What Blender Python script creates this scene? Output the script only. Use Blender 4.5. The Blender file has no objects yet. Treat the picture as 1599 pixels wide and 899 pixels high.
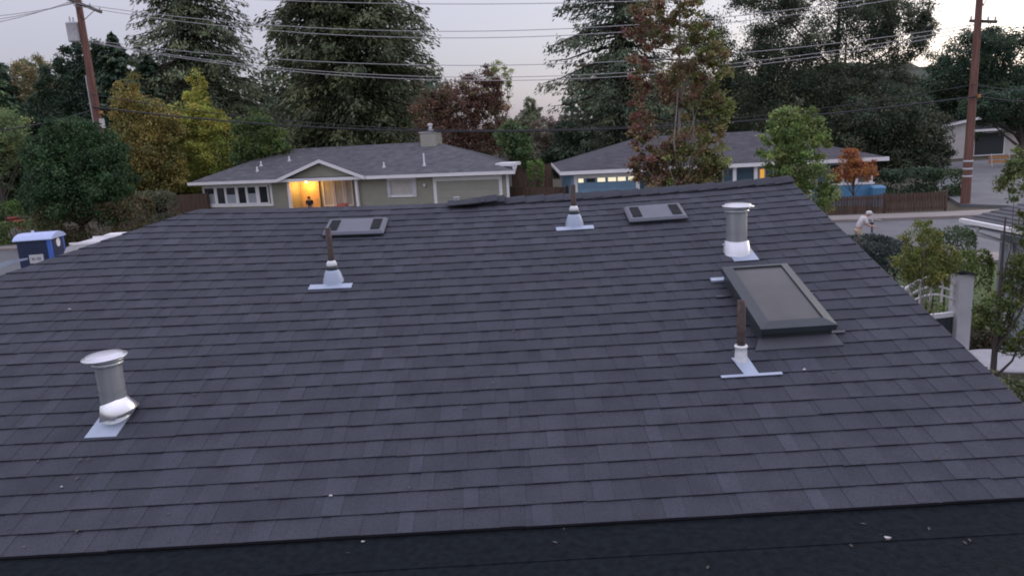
import bpy, bmesh, math, random
import numpy as np
from mathutils import Vector, Matrix

# ---------------------------------------------------------------- camera, sky, sun, exposure
SC = bpy.context.scene
COL = SC.collection
W, H = 1599.0, 899.0
FPX = 1167.0                                   # focal length in photo pixels
PITCH, ROLL, YAW = math.radians(12.036), math.radians(3.272), math.radians(0.07)
CZ = 5.0                                       # camera height above the street
_f = Vector((math.sin(YAW)*math.cos(PITCH), math.cos(YAW)*math.cos(PITCH), -math.sin(PITCH)))
_r0 = Vector((math.cos(YAW), -math.sin(YAW), 0)); _u0 = _r0.cross(_f)
_r = _r0*math.cos(ROLL) - _u0*math.sin(ROLL); _u = _u0*math.cos(ROLL) + _r0*math.sin(ROLL)
camd = bpy.data.cameras.new('camera'); cam = bpy.data.objects.new('camera', camd); COL.objects.link(cam)
camd.sensor_width = 36.0; camd.lens = 36.0*FPX/W; camd.clip_start = 0.05; camd.clip_end = 3000
m = Matrix((( _r.x, _u.x, -_f.x, 0), (_r.y, _u.y, -_f.y, 0), (_r.z, _u.z, -_f.z, CZ), (0, 0, 0, 1)))
cam.matrix_world = m; SC.camera = cam

SUN_AZ, SUN_EL = math.radians(52), math.radians(5.0)     # azimuth clockwise from +Y: the glow is off to the right
world = bpy.data.worlds.new('World'); SC.world = world; world.use_nodes = True
wn = world.node_tree.nodes; wl = world.node_tree.links
for n in list(wn): wn.remove(n)
wout = wn.new('ShaderNodeOutputWorld'); bg = wn.new('ShaderNodeBackground'); sky = wn.new('ShaderNodeTexSky')
sky.sky_type = 'NISHITA'; sky.sun_disc = False; sky.sun_elevation = SUN_EL; sky.sun_rotation = SUN_AZ
sky.altitude = 50; sky.air_density = 1.0; sky.dust_density = 2.0; sky.ozone_density = 2.0
# even evening overcast: the CIE overcast law (brighter overhead than at the horizon), same in every direction
wtc = wn.new('ShaderNodeTexCoord'); wsx = wn.new('ShaderNodeSeparateXYZ'); wl.new(wtc.outputs['Generated'], wsx.inputs[0])
wcl = wn.new('ShaderNodeClamp'); wl.new(wsx.outputs['Z'], wcl.inputs[0])
wml = wn.new('ShaderNodeMath'); wml.operation = 'MULTIPLY_ADD'; wml.inputs[1].default_value = 3.7; wml.inputs[2].default_value = 1.0
wl.new(wcl.outputs[0], wml.inputs[0])
over = wn.new('ShaderNodeVectorMath'); over.operation = 'SCALE'; over.inputs[0].default_value = (2.65, 2.53, 3.25)
wl.new(wml.outputs[0], over.inputs['Scale'])
half = wn.new('ShaderNodeVectorMath'); half.operation = 'SCALE'; half.inputs['Scale'].default_value = 1.25
hsv = wn.new('ShaderNodeHueSaturation'); hsv.inputs['Saturation'].default_value = 0.45       # the same thin cloud pales the colours of the clear sky
wl.new(sky.outputs[0], hsv.inputs['Color']); wl.new(hsv.outputs[0], half.inputs[0])
veil = wn.new('ShaderNodeVectorMath'); veil.operation = 'ADD'; wl.new(over.outputs[0], veil.inputs[0]); wl.new(half.outputs[0], veil.inputs[1])
wl.new(veil.outputs[0], bg.inputs[0])
bg.inputs[1].default_value = 0.1; wl.new(bg.outputs[0], wout.inputs[0])
sund = bpy.data.lights.new('sun', 'SUN'); sun = bpy.data.objects.new('sun', sund); COL.objects.link(sun)
sund.energy = 0.5; sund.angle = math.radians(25); sund.color = (1.0, 0.86, 0.74)
_sd = Vector((math.sin(SUN_AZ)*math.cos(SUN_EL+.12), math.cos(SUN_AZ)*math.cos(SUN_EL+.12), math.sin(SUN_EL+.12)))
sun.rotation_euler = _sd.to_track_quat('Z', 'Y').to_euler(); sun.location = (30, 20, 40)
SC.view_settings.view_transform = 'Standard'; SC.view_settings.look = 'None'
SC.view_settings.exposure = 0.0; SC.view_settings.gamma = 1.0; SC.view_settings.use_curve_mapping = False
SC.render.engine = 'CYCLES'; SC.cycles.use_denoising = True
SC.cycles.max_bounces = 5; SC.cycles.diffuse_bounces = 3; SC.cycles.glossy_bounces = 3; SC.cycles.transmission_bounces = 4
SC.cycles.transparent_max_bounces = 6; SC.cycles.pixel_filter_type = 'BLACKMAN_HARRIS'; SC.cycles.filter_width = 1.9

# ---------------------------------------------------------------- pixel helpers (a pixel gives a direction; the distance comes from a surface)
C0 = Vector((0, 0, CZ))
def ray(px, py): return _f + _r*((px-W/2)/FPX) - _u*((py-H/2)/FPX)
def at_z(px, py, z=0.0):
    d = ray(px, py); return C0 + d*((z-CZ)/d.z)
def at_y(px, py, y):
    d = ray(px, py); return C0 + d*(y/d.y)
def at_plane(px, py, p, n):
    d = ray(px, py); return C0 + d*((p-C0).dot(n)/d.dot(n))

# ---------------------------------------------------------------- object helpers
def tag(o, label=None, cat=None, group=None, kind=None):
    if label: o['label'] = label
    if cat: o['category'] = cat
    if group: o['group'] = group
    if kind: o['kind'] = kind
    return o
def thing(name, label, cat, loc=(0, 0, 0), rz=0.0, group=None):
    o = bpy.data.objects.new(name, None); COL.objects.link(o); o.empty_display_size = 0.2
    o.location = loc; o.rotation_euler = (0, 0, rz)
    return tag(o, label, cat, group)
def put(name, me, parent=None, mat=None):
    o = bpy.data.objects.new(name, me); COL.objects.link(o)
    if parent is not None: o.parent = parent
    if mat is not None: o.matrix_local = mat
    return o

class MB:
    """collects polygons; build() links them as one mesh object"""
    def __init__(s): s.v = []; s.f = []; s.mi = []; s.sm = []
    def add(s, verts, faces, mi=0, smooth=False):
        b = len(s.v); s.v += [tuple(p) for p in verts]
        for f in faces: s.f.append([i+b for i in f]); s.mi.append(mi); s.sm.append(smooth)
        return s
    def box(s, x0, x1, y0, y1, z0, z1, mi=0, M=None):
        vs = [Vector(p) for p in ((x0,y0,z0),(x1,y0,z0),(x1,y1,z0),(x0,y1,z0),(x0,y0,z1),(x1,y0,z1),(x1,y1,z1),(x0,y1,z1))]
        if M is not None: vs = [M @ p for p in vs]
        return s.add(vs, [(3,2,1,0),(4,5,6,7),(0,1,5,4),(1,2,6,5),(2,3,7,6),(3,0,4,7)], mi)
    def quad(s, a, b, c, d, mi=0): return s.add([a, b, c, d], [(0,1,2,3)], mi)
    def tri(s, a, b, c, mi=0): return s.add([a, b, c], [(0,1,2)], mi)
    def prism(s, pts, d, mi=0):
        """polygon pts extruded by the vector d"""
        d = Vector(d); n = len(pts); p = [Vector(q) for q in pts]
        vs = p + [q+d for q in p]
        fs = [tuple(reversed(range(n))), tuple(range(n, 2*n))] + [(i, (i+1) % n, n+(i+1) % n, n+i) for i in range(n)]
        return s.add(vs, fs, mi)
    def tube(s, path, rad, seg=8, mi=0, smooth=True, cap=True):
        path = [Vector(p) for p in path]
        if not hasattr(rad, '__len__'): rad = [rad]*len(path)
        vs, fs = [], []; a = None
        for i, p in enumerate(path):
            t = (path[min(i+1, len(path)-1)] - path[max(i-1, 0)])
            t = t.normalized() if t.length > 1e-9 else Vector((0, 0, 1))
            if a is None or abs(a.dot(t)) > 0.98:
                a = Vector((1, 0, 0)) if abs(t.x) < 0.8 else Vector((0, 1, 0))
            b = t.cross(a).normalized(); a = b.cross(t).normalized()
            for k in range(seg):
                w = 2*math.pi*k/seg; vs.append(p + (a*math.cos(w) + b*math.sin(w))*rad[i])
        for i in range(len(path)-1):
            for k in range(seg):
                fs.append((i*seg+k, i*seg+(k+1) % seg, (i+1)*seg+(k+1) % seg, (i+1)*seg+k))
        s.add(vs, fs, mi, smooth)
        if cap:
            s.add(vs[:seg], [tuple(reversed(range(seg)))], mi); s.add(vs[-seg:], [tuple(range(seg))], mi)
        return s
    def lathe(s, prof, seg=24, c=(0, 0, 0), mi=0, smooth=True):
        vs, fs = [], []
        for r, z in prof:
            for k in range(seg):
                w = 2*math.pi*k/seg; vs.append((c[0]+r*math.cos(w), c[1]+r*math.sin(w), c[2]+z))
        for i in range(len(prof)-1):
            for k in range(seg):
                fs.append((i*seg+k, i*seg+(k+1) % seg, (i+1)*seg+(k+1) % seg, (i+1)*seg+k))
        return s.add(vs, fs, mi, smooth)
    def mesh(s, name, mats):
        me = bpy.data.meshes.new(name); me.from_pydata(s.v, [], s.f)
        for mm in (mats if isinstance(mats, (list, tuple)) else [mats]): me.materials.append(mm)
        me.polygons.foreach_set('material_index', s.mi); me.polygons.foreach_set('use_smooth', s.sm)
        me.update(); return me
    def build(s, name, mats, parent=None, mat=None): return put(name, s.mesh(name, mats), parent, mat)

# ---------------------------------------------------------------- materials
def new_mat(name):
    mt = bpy.data.materials.new(name); mt.use_nodes = True
    return mt, mt.node_tree.nodes, mt.node_tree.links, mt.node_tree.nodes['Principled BSDF']
def mat_plain(name, col, rough=0.6, metal=0.0, var=0.12, scale=6.0, bump=0.0, bscale=40.0, spec=0.5, stretch=None):
    mt, n, l, b = new_mat(name)
    tc = n.new('ShaderNodeTexCoord'); mp = n.new('ShaderNodeMapping'); l.new(tc.outputs['Object'], mp.inputs[0])
    if stretch: mp.inputs['Scale'].default_value = stretch
    nz = n.new('ShaderNodeTexNoise'); nz.inputs['Scale'].default_value = scale; nz.inputs['Detail'].default_value = 5
    l.new(mp.outputs[0], nz.inputs['Vector'])
    cr = n.new('ShaderNodeValToRGB'); e = cr.color_ramp.elements
    e[0].position = 0.3; e[1].position = 0.7
    e[0].color = (*[c*(1-var) for c in col], 1); e[1].color = (*[min(1, c*(1+var)) for c in col], 1)
    l.new(nz.outputs[0], cr.inputs[0]); l.new(cr.outputs[0], b.inputs['Base Color'])
    b.inputs['Roughness'].default_value = rough; b.inputs['Metallic'].default_value = metal
    b.inputs['Specular IOR Level'].default_value = spec
    if bump:
        nb = n.new('ShaderNodeTexNoise'); nb.inputs['Scale'].default_value = bscale; nb.inputs['Detail'].default_value = 4
        l.new(mp.outputs[0], nb.inputs['Vector'])
        bp = n.new('ShaderNodeBump'); bp.inputs['Strength'].default_value = bump; bp.inputs['Distance'].default_value = 0.01
        l.new(nb.outputs[0], bp.inputs['Height']); l.new(bp.outputs[0], b.inputs['Normal'])
    return mt
def mat_emit(name, col, strength):
    mt, n, l, b = new_mat(name)
    b.inputs['Base Color'].default_value = (*col, 1); b.inputs['Emission Color'].default_value = (*col, 1)
    b.inputs['Emission Strength'].default_value = strength; return mt
def mat_glass(name, col, rough=0.06):
    mt, n, l, b = new_mat(name)
    b.inputs['Base Color'].default_value = (*col, 1); b.inputs['Roughness'].default_value = rough
    b.inputs['Specular IOR Level'].default_value = 0.7; return mt
def mat_shingle(name, base, edge=False):
    """granule-coated asphalt shingle: tone from the face attribute, hue shift per piece, fine granule grain"""
    mt, n, l, b = new_mat(name)
    at = n.new('ShaderNodeAttribute'); at.attribute_name = 'tone'
    oi = n.new('ShaderNodeObjectInfo'); tc = n.new('ShaderNodeTexCoord'); geo = n.new('ShaderNodeNewGeometry')
    g = n.new('ShaderNodeTexNoise'); g.inputs['Scale'].default_value = 150; g.inputs['Detail'].default_value = 2
    l.new(geo.outputs['Position'], g.inputs['Vector'])
    big = n.new('ShaderNodeTexNoise'); big.inputs['Scale'].default_value = 4.5; big.inputs['Detail'].default_value = 4
    l.new(geo.outputs['Position'], big.inputs['Vector'])
    hue = n.new('ShaderNodeMixRGB'); hue.inputs['Color1'].default_value = (*base, 1)
    hue.inputs['Color2'].default_value = (base[0]*1.05, base[1]*0.985, base[2]*0.99, 1)
    l.new(oi.outputs['Random'], hue.inputs['Fac'])
    def math_(op, a, bb):
        q = n.new('ShaderNodeMath'); q.operation = op
        for i, x in enumerate((a, bb)):
            if isinstance(x, (int, float)): q.inputs[i].default_value = x
            else: l.new(x, q.inputs[i])
        return q.outputs[0]
    gr = math_('ADD', math_('MULTIPLY', g.outputs[0], 1.5), 0.25)
    bi = math_('ADD', math_('MULTIPLY', big.outputs[0], 0.75), 0.625)
    ran = math_('ADD', math_('MULTIPLY', oi.outputs['Random'], 0.12), 0.94)
    tot = math_('MULTIPLY', math_('MULTIPLY', gr, bi), math_('MULTIPLY', at.outputs['Fac'], ran))
    mul = n.new('ShaderNodeVectorMath'); mul.operation = 'SCALE'
    l.new(hue.outputs[0], mul.inputs[0]); l.new(tot, mul.inputs['Scale']); l.new(mul.outputs[0], b.inputs['Base Color'])
    b.inputs['Roughness'].default_value = 0.85; b.inputs['Specular IOR Level'].default_value = 0.35
    bp = n.new('ShaderNodeBump'); bp.inputs['Strength'].default_value = 0.5; bp.inputs['Distance'].default_value = 0.002
    l.new(g.outputs[0], bp.inputs['Height']); l.new(bp.outputs[0], b.inputs['Normal'])
    return mt
def mat_farroof(name, col, course=0.14):
    """distant composition roof: courses too small to pick apart"""
    mt, n, l, b = new_mat(name)
    tc = n.new('ShaderNodeTexCoord'); mp = n.new('ShaderNodeMapping'); l.new(tc.outputs['Object'], mp.inputs[0])
    bt = n.new('ShaderNodeTexBrick'); bt.inputs['Scale'].default_value = 1.0
    bt.inputs['Brick Width'].default_value = 0.45; bt.inputs['Row Height'].default_value = course*1.0
    bt.inputs['Mortar Size'].default_value = 0.008; bt.inputs['Bias'].default_value = 0.0
    bt.inputs['Color1'].default_value = (*[c*0.8 for c in col], 1); bt.inputs['Color2'].default_value = (*[c*1.2 for c in col], 1)
    bt.inputs['Mortar'].default_value = (*[c*0.55 for c in col], 1)
    l.new(mp.outputs[0], bt.inputs[0])
    nz = n.new('ShaderNodeTexNoise'); nz.inputs['Scale'].default_value = 2.2; nz.inputs['Detail'].default_value = 8
    l.new(tc.outputs['Object'], nz.inputs['Vector'])
    mx = n.new('ShaderNodeMixRGB'); mx.blend_type = 'MULTIPLY'; mx.inputs['Fac'].default_value = 0.6
    l.new(bt.outputs[0], mx.inputs[1])
    cr = n.new('ShaderNodeValToRGB'); cr.color_ramp.elements[0].position = 0.3; cr.color_ramp.elements[1].position = 0.7
    cr.color_ramp.elements[0].color = (.6, .6, .6, 1); cr.color_ramp.elements[1].color = (1.3, 1.3, 1.3, 1)
    l.new(nz.outputs[0], cr.inputs[0]); l.new(cr.outputs[0], mx.inputs[2]); l.new(mx.outputs[0], b.inputs['Base Color'])
    b.inputs['Roughness'].default_value = 0.9; return mt
def mat_leaf(name, trans=0.25):
    mt, n, l, b = new_mat(name)
    at = n.new('ShaderNodeAttribute'); at.attribute_name = 'leafcol'
    l.new(at.outputs['Color'], b.inputs['Base Color']); b.inputs['Roughness'].default_value = 0.55
    b.inputs['Specular IOR Level'].default_value = 0.3
    tr = n.new('ShaderNodeBsdfTranslucent'); l.new(at.outputs['Color'], tr.inputs[0])
    mx = n.new('ShaderNodeMixShader'); mx.inputs[0].default_value = trans
    out = [q for q in n if q.type == 'OUTPUT_MATERIAL'][0]
    l.new(b.outputs[0], mx.inputs[1]); l.new(tr.outputs[0], mx.inputs[2]); l.new(mx.outputs[0], out.inputs[0])
    return mt
def mat_ground(name, cols, scale=0.15, bump=0.3):
    mt, n, l, b = new_mat(name)
    geo = n.new('ShaderNodeNewGeometry')
    nz = n.new('ShaderNodeTexNoise'); nz.inputs['Scale'].default_value = scale; nz.inputs['Detail'].default_value = 10
    nz.inputs['Roughness'].default_value = 0.7
    l.new(geo.outputs['Position'], nz.inputs['Vector'])
    cr = n.new('ShaderNodeValToRGB'); els = cr.color_ramp.elements
    while len(els) < len(cols): els.new(0.5)
    for i, c in enumerate(cols): els[i].position = 0.3 + 0.4*i/(len(cols)-1); els[i].color = (*c, 1)
    l.new(nz.outputs[0], cr.inputs[0]); l.new(cr.outputs[0], b.inputs['Base Color'])
    n2 = n.new('ShaderNodeTexNoise'); n2.inputs['Scale'].default_value = 25; n2.inputs['Detail'].default_value = 6
    l.new(geo.outputs['Position'], n2.inputs['Vector'])
    bp = n.new('ShaderNodeBump'); bp.inputs['Strength'].default_value = bump; bp.inputs['Distance'].default_value = 0.03
    l.new(n2.outputs[0], bp.inputs['Height']); l.new(bp.outputs[0], b.inputs['Normal'])
    b.inputs['Roughness'].default_value = 0.9; return mt

M = dict(
    shingle=mat_shingle('shingle_granules', (0.0425, 0.0490, 0.0620)),
    asphalt_edge=mat_plain('shingle_cut_edge', (0.015, 0.015, 0.020), 0.8),
    felt=mat_plain('bitumen_cap_sheet', (0.0105, 0.0140, 0.0165), 0.95, spec=0.08, var=0.32, scale=26, bump=0.7, bscale=90),
    galv=mat_plain('galvanised_steel', (0.46, 0.49, 0.49), 0.36, 0.62, var=0.22, scale=9, stretch=(1.5, 1.5, .12), bump=0.15, bscale=14),
    bright=mat_plain('bright_new_steel', (0.60, 0.61, 0.63), 0.33, 0.85, var=0.14, bump=0.1, bscale=10),
    collar=mat_plain('polished_new_collar', (0.88, 0.88, 0.88), 0.25, 0.9, var=0.05),
    flash=mat_plain('painted_flashing', (0.37, 0.43, 0.52), 0.5, 0.25, var=0.06, scale=14),
    lead=mat_plain('white_boot', (0.72, 0.73, 0.72), 0.5, 0.0, var=0.1, scale=30),
    rust=mat_plain('rusty_iron_pipe', (0.078, 0.055, 0.048), 0.85, 0.1, var=0.5, scale=22),
    slate=mat_plain('slate_painted_metal', (0.036, 0.046, 0.051), 0.42, 0.1, var=0.1),
    ventgrey=mat_plain('pale_grey_vent_metal', (0.115, 0.125, 0.148), 0.5, 0.2, var=0.07, scale=9),
    apron=mat_plain('grey_lead_apron', (0.062, 0.067, 0.078), 0.6, 0.1, var=0.1),
    ventdark=mat_plain('dark_vent_edge', (0.035, 0.04, 0.045), 0.6),
    grille=mat_plain('black_vent_mesh', (0.02, 0.024, 0.026), 0.8, var=0.3, scale=90),
    skyglass=mat_plain('dusty_skylight_pane', (0.062, 0.063, 0.060), 0.20, 0.0, var=0.2, scale=4, spec=0.32),
    deck=mat_plain('roof_deck', (0.03, 0.033, 0.036), 0.9),
    white=mat_plain('white_paint', (0.82, 0.81, 0.80), 0.55, var=0.05, scale=2),
    dullwhite=mat_plain('weathered_white_paint', (0.55, 0.55, 0.56), 0.6, var=0.1, scale=3),
    olive=mat_plain('olive_grey_siding', (0.30, 0.30, 0.235), 0.7, var=0.06, scale=1.5),
    olive_door=mat_plain('olive_garage_door', (0.34, 0.335, 0.275), 0.6, var=0.05, scale=1.5),
    blue=mat_plain('blue_painted_siding', (0.17, 0.29, 0.40), 0.7, var=0.08, scale=1.5),
    blue2=mat_plain('bright_blue_paint', (0.11, 0.29, 0.48), 0.6, var=0.1, scale=2),
    cream=mat_plain('cream_stucco', (0.56, 0.53, 0.50), 0.85, var=0.05, scale=2, bump=0.3),
    paleblue=mat_plain('pale_grey_blue_stucco', (0.36, 0.39, 0.45), 0.85, var=0.06, scale=2, bump=0.3),
    farroof=mat_farroof('grey_composition_roof', (0.105, 0.105, 0.115)),
    farroof2=mat_farroof('dark_composition_roof', (0.072, 0.070, 0.080)),
    glass=mat_glass('dark_window_glass', (0.03, 0.035, 0.04)),
    blind=mat_plain('pale_window_blind', (0.36, 0.40, 0.43), 0.7, var=0.05),
    curtain=mat_plain('cream_curtain', (0.5, 0.48, 0.44), 0.8, var=0.08, scale=3),
    doorwarm=mat_plain('ochre_front_door', (0.62, 0.42, 0.22), 0.6, var=0.1),
    lit=mat_emit('lit_garage_window', (1.0, 0.90, 0.62), 0.75),
    litorange=mat_emit('lit_room_window', (1.0, 0.50, 0.08), 0.6),
    bulb=mat_emit('porch_lamp_bulb', (1.0, 0.62, 0.20), 6.0),
    timber=mat_plain('weathered_redwood_fence', (0.095, 0.060, 0.042), 0.85, var=0.35, scale=7, stretch=(1, 1, .15)),
    pole=mat_plain('creosoted_pole', (0.165, 0.082, 0.062), 0.85, var=0.35, scale=5, stretch=(3, 3, .25), bump=0.5),
    polearm=mat_plain('grey_weathered_arm', (0.09, 0.08, 0.075), 0.85, var=0.3),
    cable=mat_plain('black_cable', (0.03, 0.032, 0.036), 0.6),
    wire=mat_plain('pale_aluminium_wire', (0.42, 0.41, 0.41), 0.5, 0.3),
    tank=mat_plain('transformer_grey', (0.60, 0.60, 0.61), 0.5),
    bark=mat_plain('grey_brown_bark', (0.075, 0.060, 0.050), 0.9, var=0.35, scale=6, stretch=(2, 2, .4), bump=0.6),
    palebark=mat_plain('pale_grey_bark', (0.27, 0.235, 0.215), 0.85, var=0.3, scale=7, stretch=(2, 2, .5), bump=0.5),
    redbark=mat_plain('dark_redwood_bark', (0.050, 0.036, 0.032), 0.9, var=0.3, scale=5, stretch=(3, 3, .2), bump=0.6),
    leaf=mat_leaf('leaf'),
    needle=mat_leaf('needle', 0.10),
    toilet=mat_plain('dark_blue_plastic', (0.020, 0.034, 0.085), 0.45, var=0.06),
    toilet2=mat_plain('bright_blue_plastic', (0.060, 0.155, 0.52), 0.4, var=0.05),
    toiletroof=mat_plain('pale_blue_plastic', (0.42, 0.50, 0.72), 0.5, var=0.05),
    print_grey=mat_plain('grey_print', (0.20, 0.22, 0.26), 0.6),
    asphalt=mat_ground('road_asphalt', [(0.10, 0.105, 0.113), (0.135, 0.14, 0.148), (0.165, 0.168, 0.172)], 0.5, 0.3),
    concrete=mat_ground('concrete', [(0.22, 0.20, 0.185), (0.30, 0.275, 0.25)], 0.8, 0.2),
    kerbm=mat_ground('kerb_concrete', [(0.20, 0.17, 0.155), (0.28, 0.24, 0.22)], 1.0, 0.2),
    ground=mat_ground('yard_soil_and_dry_grass', [(0.045, 0.046, 0.024), (0.07, 0.058, 0.036), (0.05, 0.07, 0.026)], 0.18, 0.6),
    lawn=mat_ground('lawn', [(0.045, 0.075, 0.022), (0.075, 0.115, 0.03)], 0.7, 0.6),
    hill=mat_ground('wooded_hill', [(0.022, 0.032, 0.022), (0.045, 0.055, 0.03)], 0.05, 1.0),
    skin=mat_plain('skin', (0.42, 0.26, 0.20), 0.6, var=0.05),
    shirt=mat_plain('white_shirt', (0.58, 0.55, 0.55), 0.8, var=0.06),
    khaki=mat_plain('khaki_cloth', (0.42, 0.33, 0.23), 0.85, var=0.08),
    darkcloth=mat_plain('dark_cloth', (0.025, 0.025, 0.032), 0.85, var=0.1),
    rubber=mat_plain('black_rubber', (0.018, 0.018, 0.02), 0.8),
    redpaint=mat_plain('terracotta_red', (0.36, 0.10, 0.065), 0.7, var=0.15),
    orange=mat_plain('orange_barrier', (0.40, 0.19, 0.07), 0.7, var=0.15),
    litter=mat_plain('dry_leaf', (0.075, 0.068, 0.06), 0.85, var=0.4, scale=3),
    paper=mat_plain('pale_scrap', (0.55, 0.53, 0.52), 0.8),
)

# ---------------------------------------------------------------- the setting: ground, road, kerbs, pavements, hill
def struct(name, mb, mt, parent=None):
    o = mb.build(name, mt, parent)
    if parent is None: o['kind'] = 'structure'
    return o
def far_edge(x): return 36.2 - 0.17*x if x < 20 else 32.8 - 0.10*(x-20)       # far kerb line of the street
def road_strip(name, o0, o1, z, mt, x0=-140, x1=140, n=29, h=None):
    mb = MB(); xs = [x0+(x1-x0)*i/(n-1) for i in range(n)]
    vs = [(x, far_edge(x)+o0, z) for x in xs] + [(x, far_edge(x)+o1, z) for x in xs]
    if h:
        vs += [(x, far_edge(x)+o0, z-h) for x in xs] + [(x, far_edge(x)+o1, z-h) for x in xs]
    fs = [(i, i+1, n+i+1, n+i) for i in range(n-1)]
    if h: fs += [(2*n+i, 2*n+i+1, i+1, i) for i in range(n-1)] + [(n+i, n+i+1, 3*n+i+1, 3*n+i) for i in range(n-1)]
    mb.add(vs, fs); return struct(name, mb, mt)
rng = np.random.default_rng(7); random.seed(11)
g = MB(); N = 60
vs = []; fs = []
for j in range(N+1):
    for i in range(N+1):
        x = -900+1800*i/N; y = -300+1800*j/N; vs.append((x, y, -0.03))
for j in range(N):
    for i in range(N): a = j*(N+1)+i; fs.append((a, a+1, a+N+2, a+N+1))
g.add(vs, fs); struct('ground', g, M['ground'])
road_strip('road', -9.0, 0.0, -0.012, M['asphalt'])
road_strip('kerb_far', 0.0, 0.16, 0.11, M['kerbm'], h=0.16)
road_strip('pavement_far', 0.165, 1.7, 0.10, M['concrete'], h=0.14)
road_strip('kerb_near', -9.16, -9.0, 0.11, M['kerbm'], h=0.16)
road_strip('pavement_near', -10.6, -9.165, 0.10, M['concrete'], h=0.14)
sr = MB(); pts = [at_z(1462, 300), at_z(1452, 258), at_z(1600, 248), at_z(1760, 285), at_z(1740, 330), at_z(1500, 322)]
sr.add([(p.x, p.y, 0.118) for p in pts] + [(p.x, p.y, -0.05) for p in pts],
       [tuple(range(6))] + [(i, (i+1) % 6, 6+(i+1) % 6, 6+i) for i in range(6)])
struct('side_road', sr, M['asphalt'])
# wooded hill far behind the right-hand trees
hm = MB(); n = 40; vs = []; fs = []
for j in range(n+1):
    for i in range(n+1):
        x = -50+600*i/n; y = 330+360*j/n
        a = math.exp(-((x-230)/135)**2 - ((y-520)/110)**2)
        vs.append((x, y, 34*a + (rng.random()-0.5)*7*min(1, a*4) - 1.5))
for j in range(n):
    for i in range(n): a = j*(n+1)+i; fs.append((a, a+1, a+n+2, a+n+1))
hm.add(vs, fs, smooth=False); struct('hill', hm, M['hill'])
# lawn strip in front of the right-hand neighbour
lw = MB(); c = at_z(1480, 470)
lw.add([(c.x-1.5, c.y-2.6, -0.02), (c.x+6, c.y-2.6, -0.02), (c.x+6, c.y+5.0, -0.02), (c.x-1.5, c.y+5.0, -0.02)], [(0, 1, 2, 3)])
struct('lawn', lw, M['lawn'])

# ---------------------------------------------------------------- our house: roof surface
RS = math.radians(15.22); CS, SN = math.cos(RS), math.sin(RS); TS = math.tan(RS)
RY0, RZ0 = 3.258, CZ-1.869                      # lower shingle edge
EXPO = 0.143; NROW = 31; VR = NROW*EXPO         # exposure of a course, number of courses, slope length
XL, XR = -3.04, 2.82                          # ridge: hip end and gable end
YR = RY0+VR*CS; ZR = RZ0+VR*SN
def lift(x, v):                                 # the old roof sags in the middle of its ridge
    d = max(0.0, -3.04-x)
    return (0.0079*(max(x, -3.04)-0.3)**2 + 0.0212*(1-math.exp(-d/0.4)))*max(0.0, min(1.1, v/VR))**1.3
def RP(x, v, h=0.0):
    return Vector((x, RY0+v*CS-h*SN, RZ0+v*SN+lift(x, v)+h*CS))
def roof_hit(px, py, h=0.0):
    """pixel -> (x, v) on the roof surface raised by h"""
    d = ray(px, py); lf = 0.0
    for _ in range(6):
        nrm = Vector((0, -SN, CS)); p0 = Vector((0, RY0, RZ0+lf)) + nrm*h
        t = (p0-C0).dot(nrm)/d.dot(nrm); P = C0+d*t
        v = (P.y+h*SN-RY0)/CS; lf = lift(P.x, v)
    return P.x, v
def roof_frame(x, v):
    o = RP(x, v); e = 0.05
    tx = (RP(x+e, v)-RP(x-e, v)).normalized(); tv = (RP(x, v+e)-RP(x, v-e)).normalized()
    nz = tx.cross(tv).normalized(); tv = nz.cross(tx)
    return Matrix(((tx.x, tv.x, nz.x, o.x), (tx.y, tv.y, nz.y, o.y), (tx.z, tv.z, nz.z, o.z), (0, 0, 0, 1)))

HOUSE = thing('shingled_house', 'house under a charcoal shingle roof with metal vents, iron pipes and a skylight', 'house', (0, 0, 0))
# structure below the shingles
EAVE_BACK = 5.6; TB = 0.30                      # back slope run and pitch
zb = ZR-EAVE_BACK*TB; xh = XL-EAVE_BACK
dk = MB()
nx, nv = 24, 8
vs = []; fs = []
for j in range(nv+1):
    v = VR*j/nv
    xl = XL-(VR-v)*CS; 
    for i in range(nx+1):
        x = xl+(XR-xl)*i/nx; vs.append(RP(x, v, -0.012))
for j in range(nv):
    for i in range(nx): a = j*(nx+1)+i; fs.append((a, a+1, a+nx+2, a+nx+1))
dk.add(vs, fs)
ROOF = dk.build('roof', M['deck'], HOUSE)
# back and hip slopes: continuous with the front along the ridge and the hip
hb = MB(); vs = []; fs = []; n = 12
for i in range(n+1):
    x = XL+(XR-XL)*i/n; p = RP(x, VR, -0.004); q = Vector((xh+(XR-xh)*i/n, YR+EAVE_BACK, zb))
    for k in range(6): vs.append(p.lerp(q, k/5))
for i in range(n):
    for k in range(5): a = i*6+k; fs.append((a+1, a, a+6, a+7))
hb.add(vs, fs)
ob = hb.build('back_slope', M['shingle'], HOUSE)
hs = MB(); vs = []; fs = []
for i in range(n+1):
    v = VR*i/n; x = XL-(VR-v)*CS; p = RP(x, v, -0.004)
    q = Vector((xh, RY0-0.6+(YR+EAVE_BACK-RY0+0.6)*i/n, zb))
    for k in range(5): vs.append(p.lerp(q, k/4))
for i in range(n):
    for k in range(4): a = i*5+k; fs.append((a, a+1, a+6, a+5))
hs.add(vs, fs); oh = hs.build('hip_slope', M['shingle'], HOUSE)
for o in (ob, oh):
    at = o.data.attributes.new('tone', 'FLOAT', 'FACE'); at.data.foreach_set('value', [0.95]*len(o.data.polygons))
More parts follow.
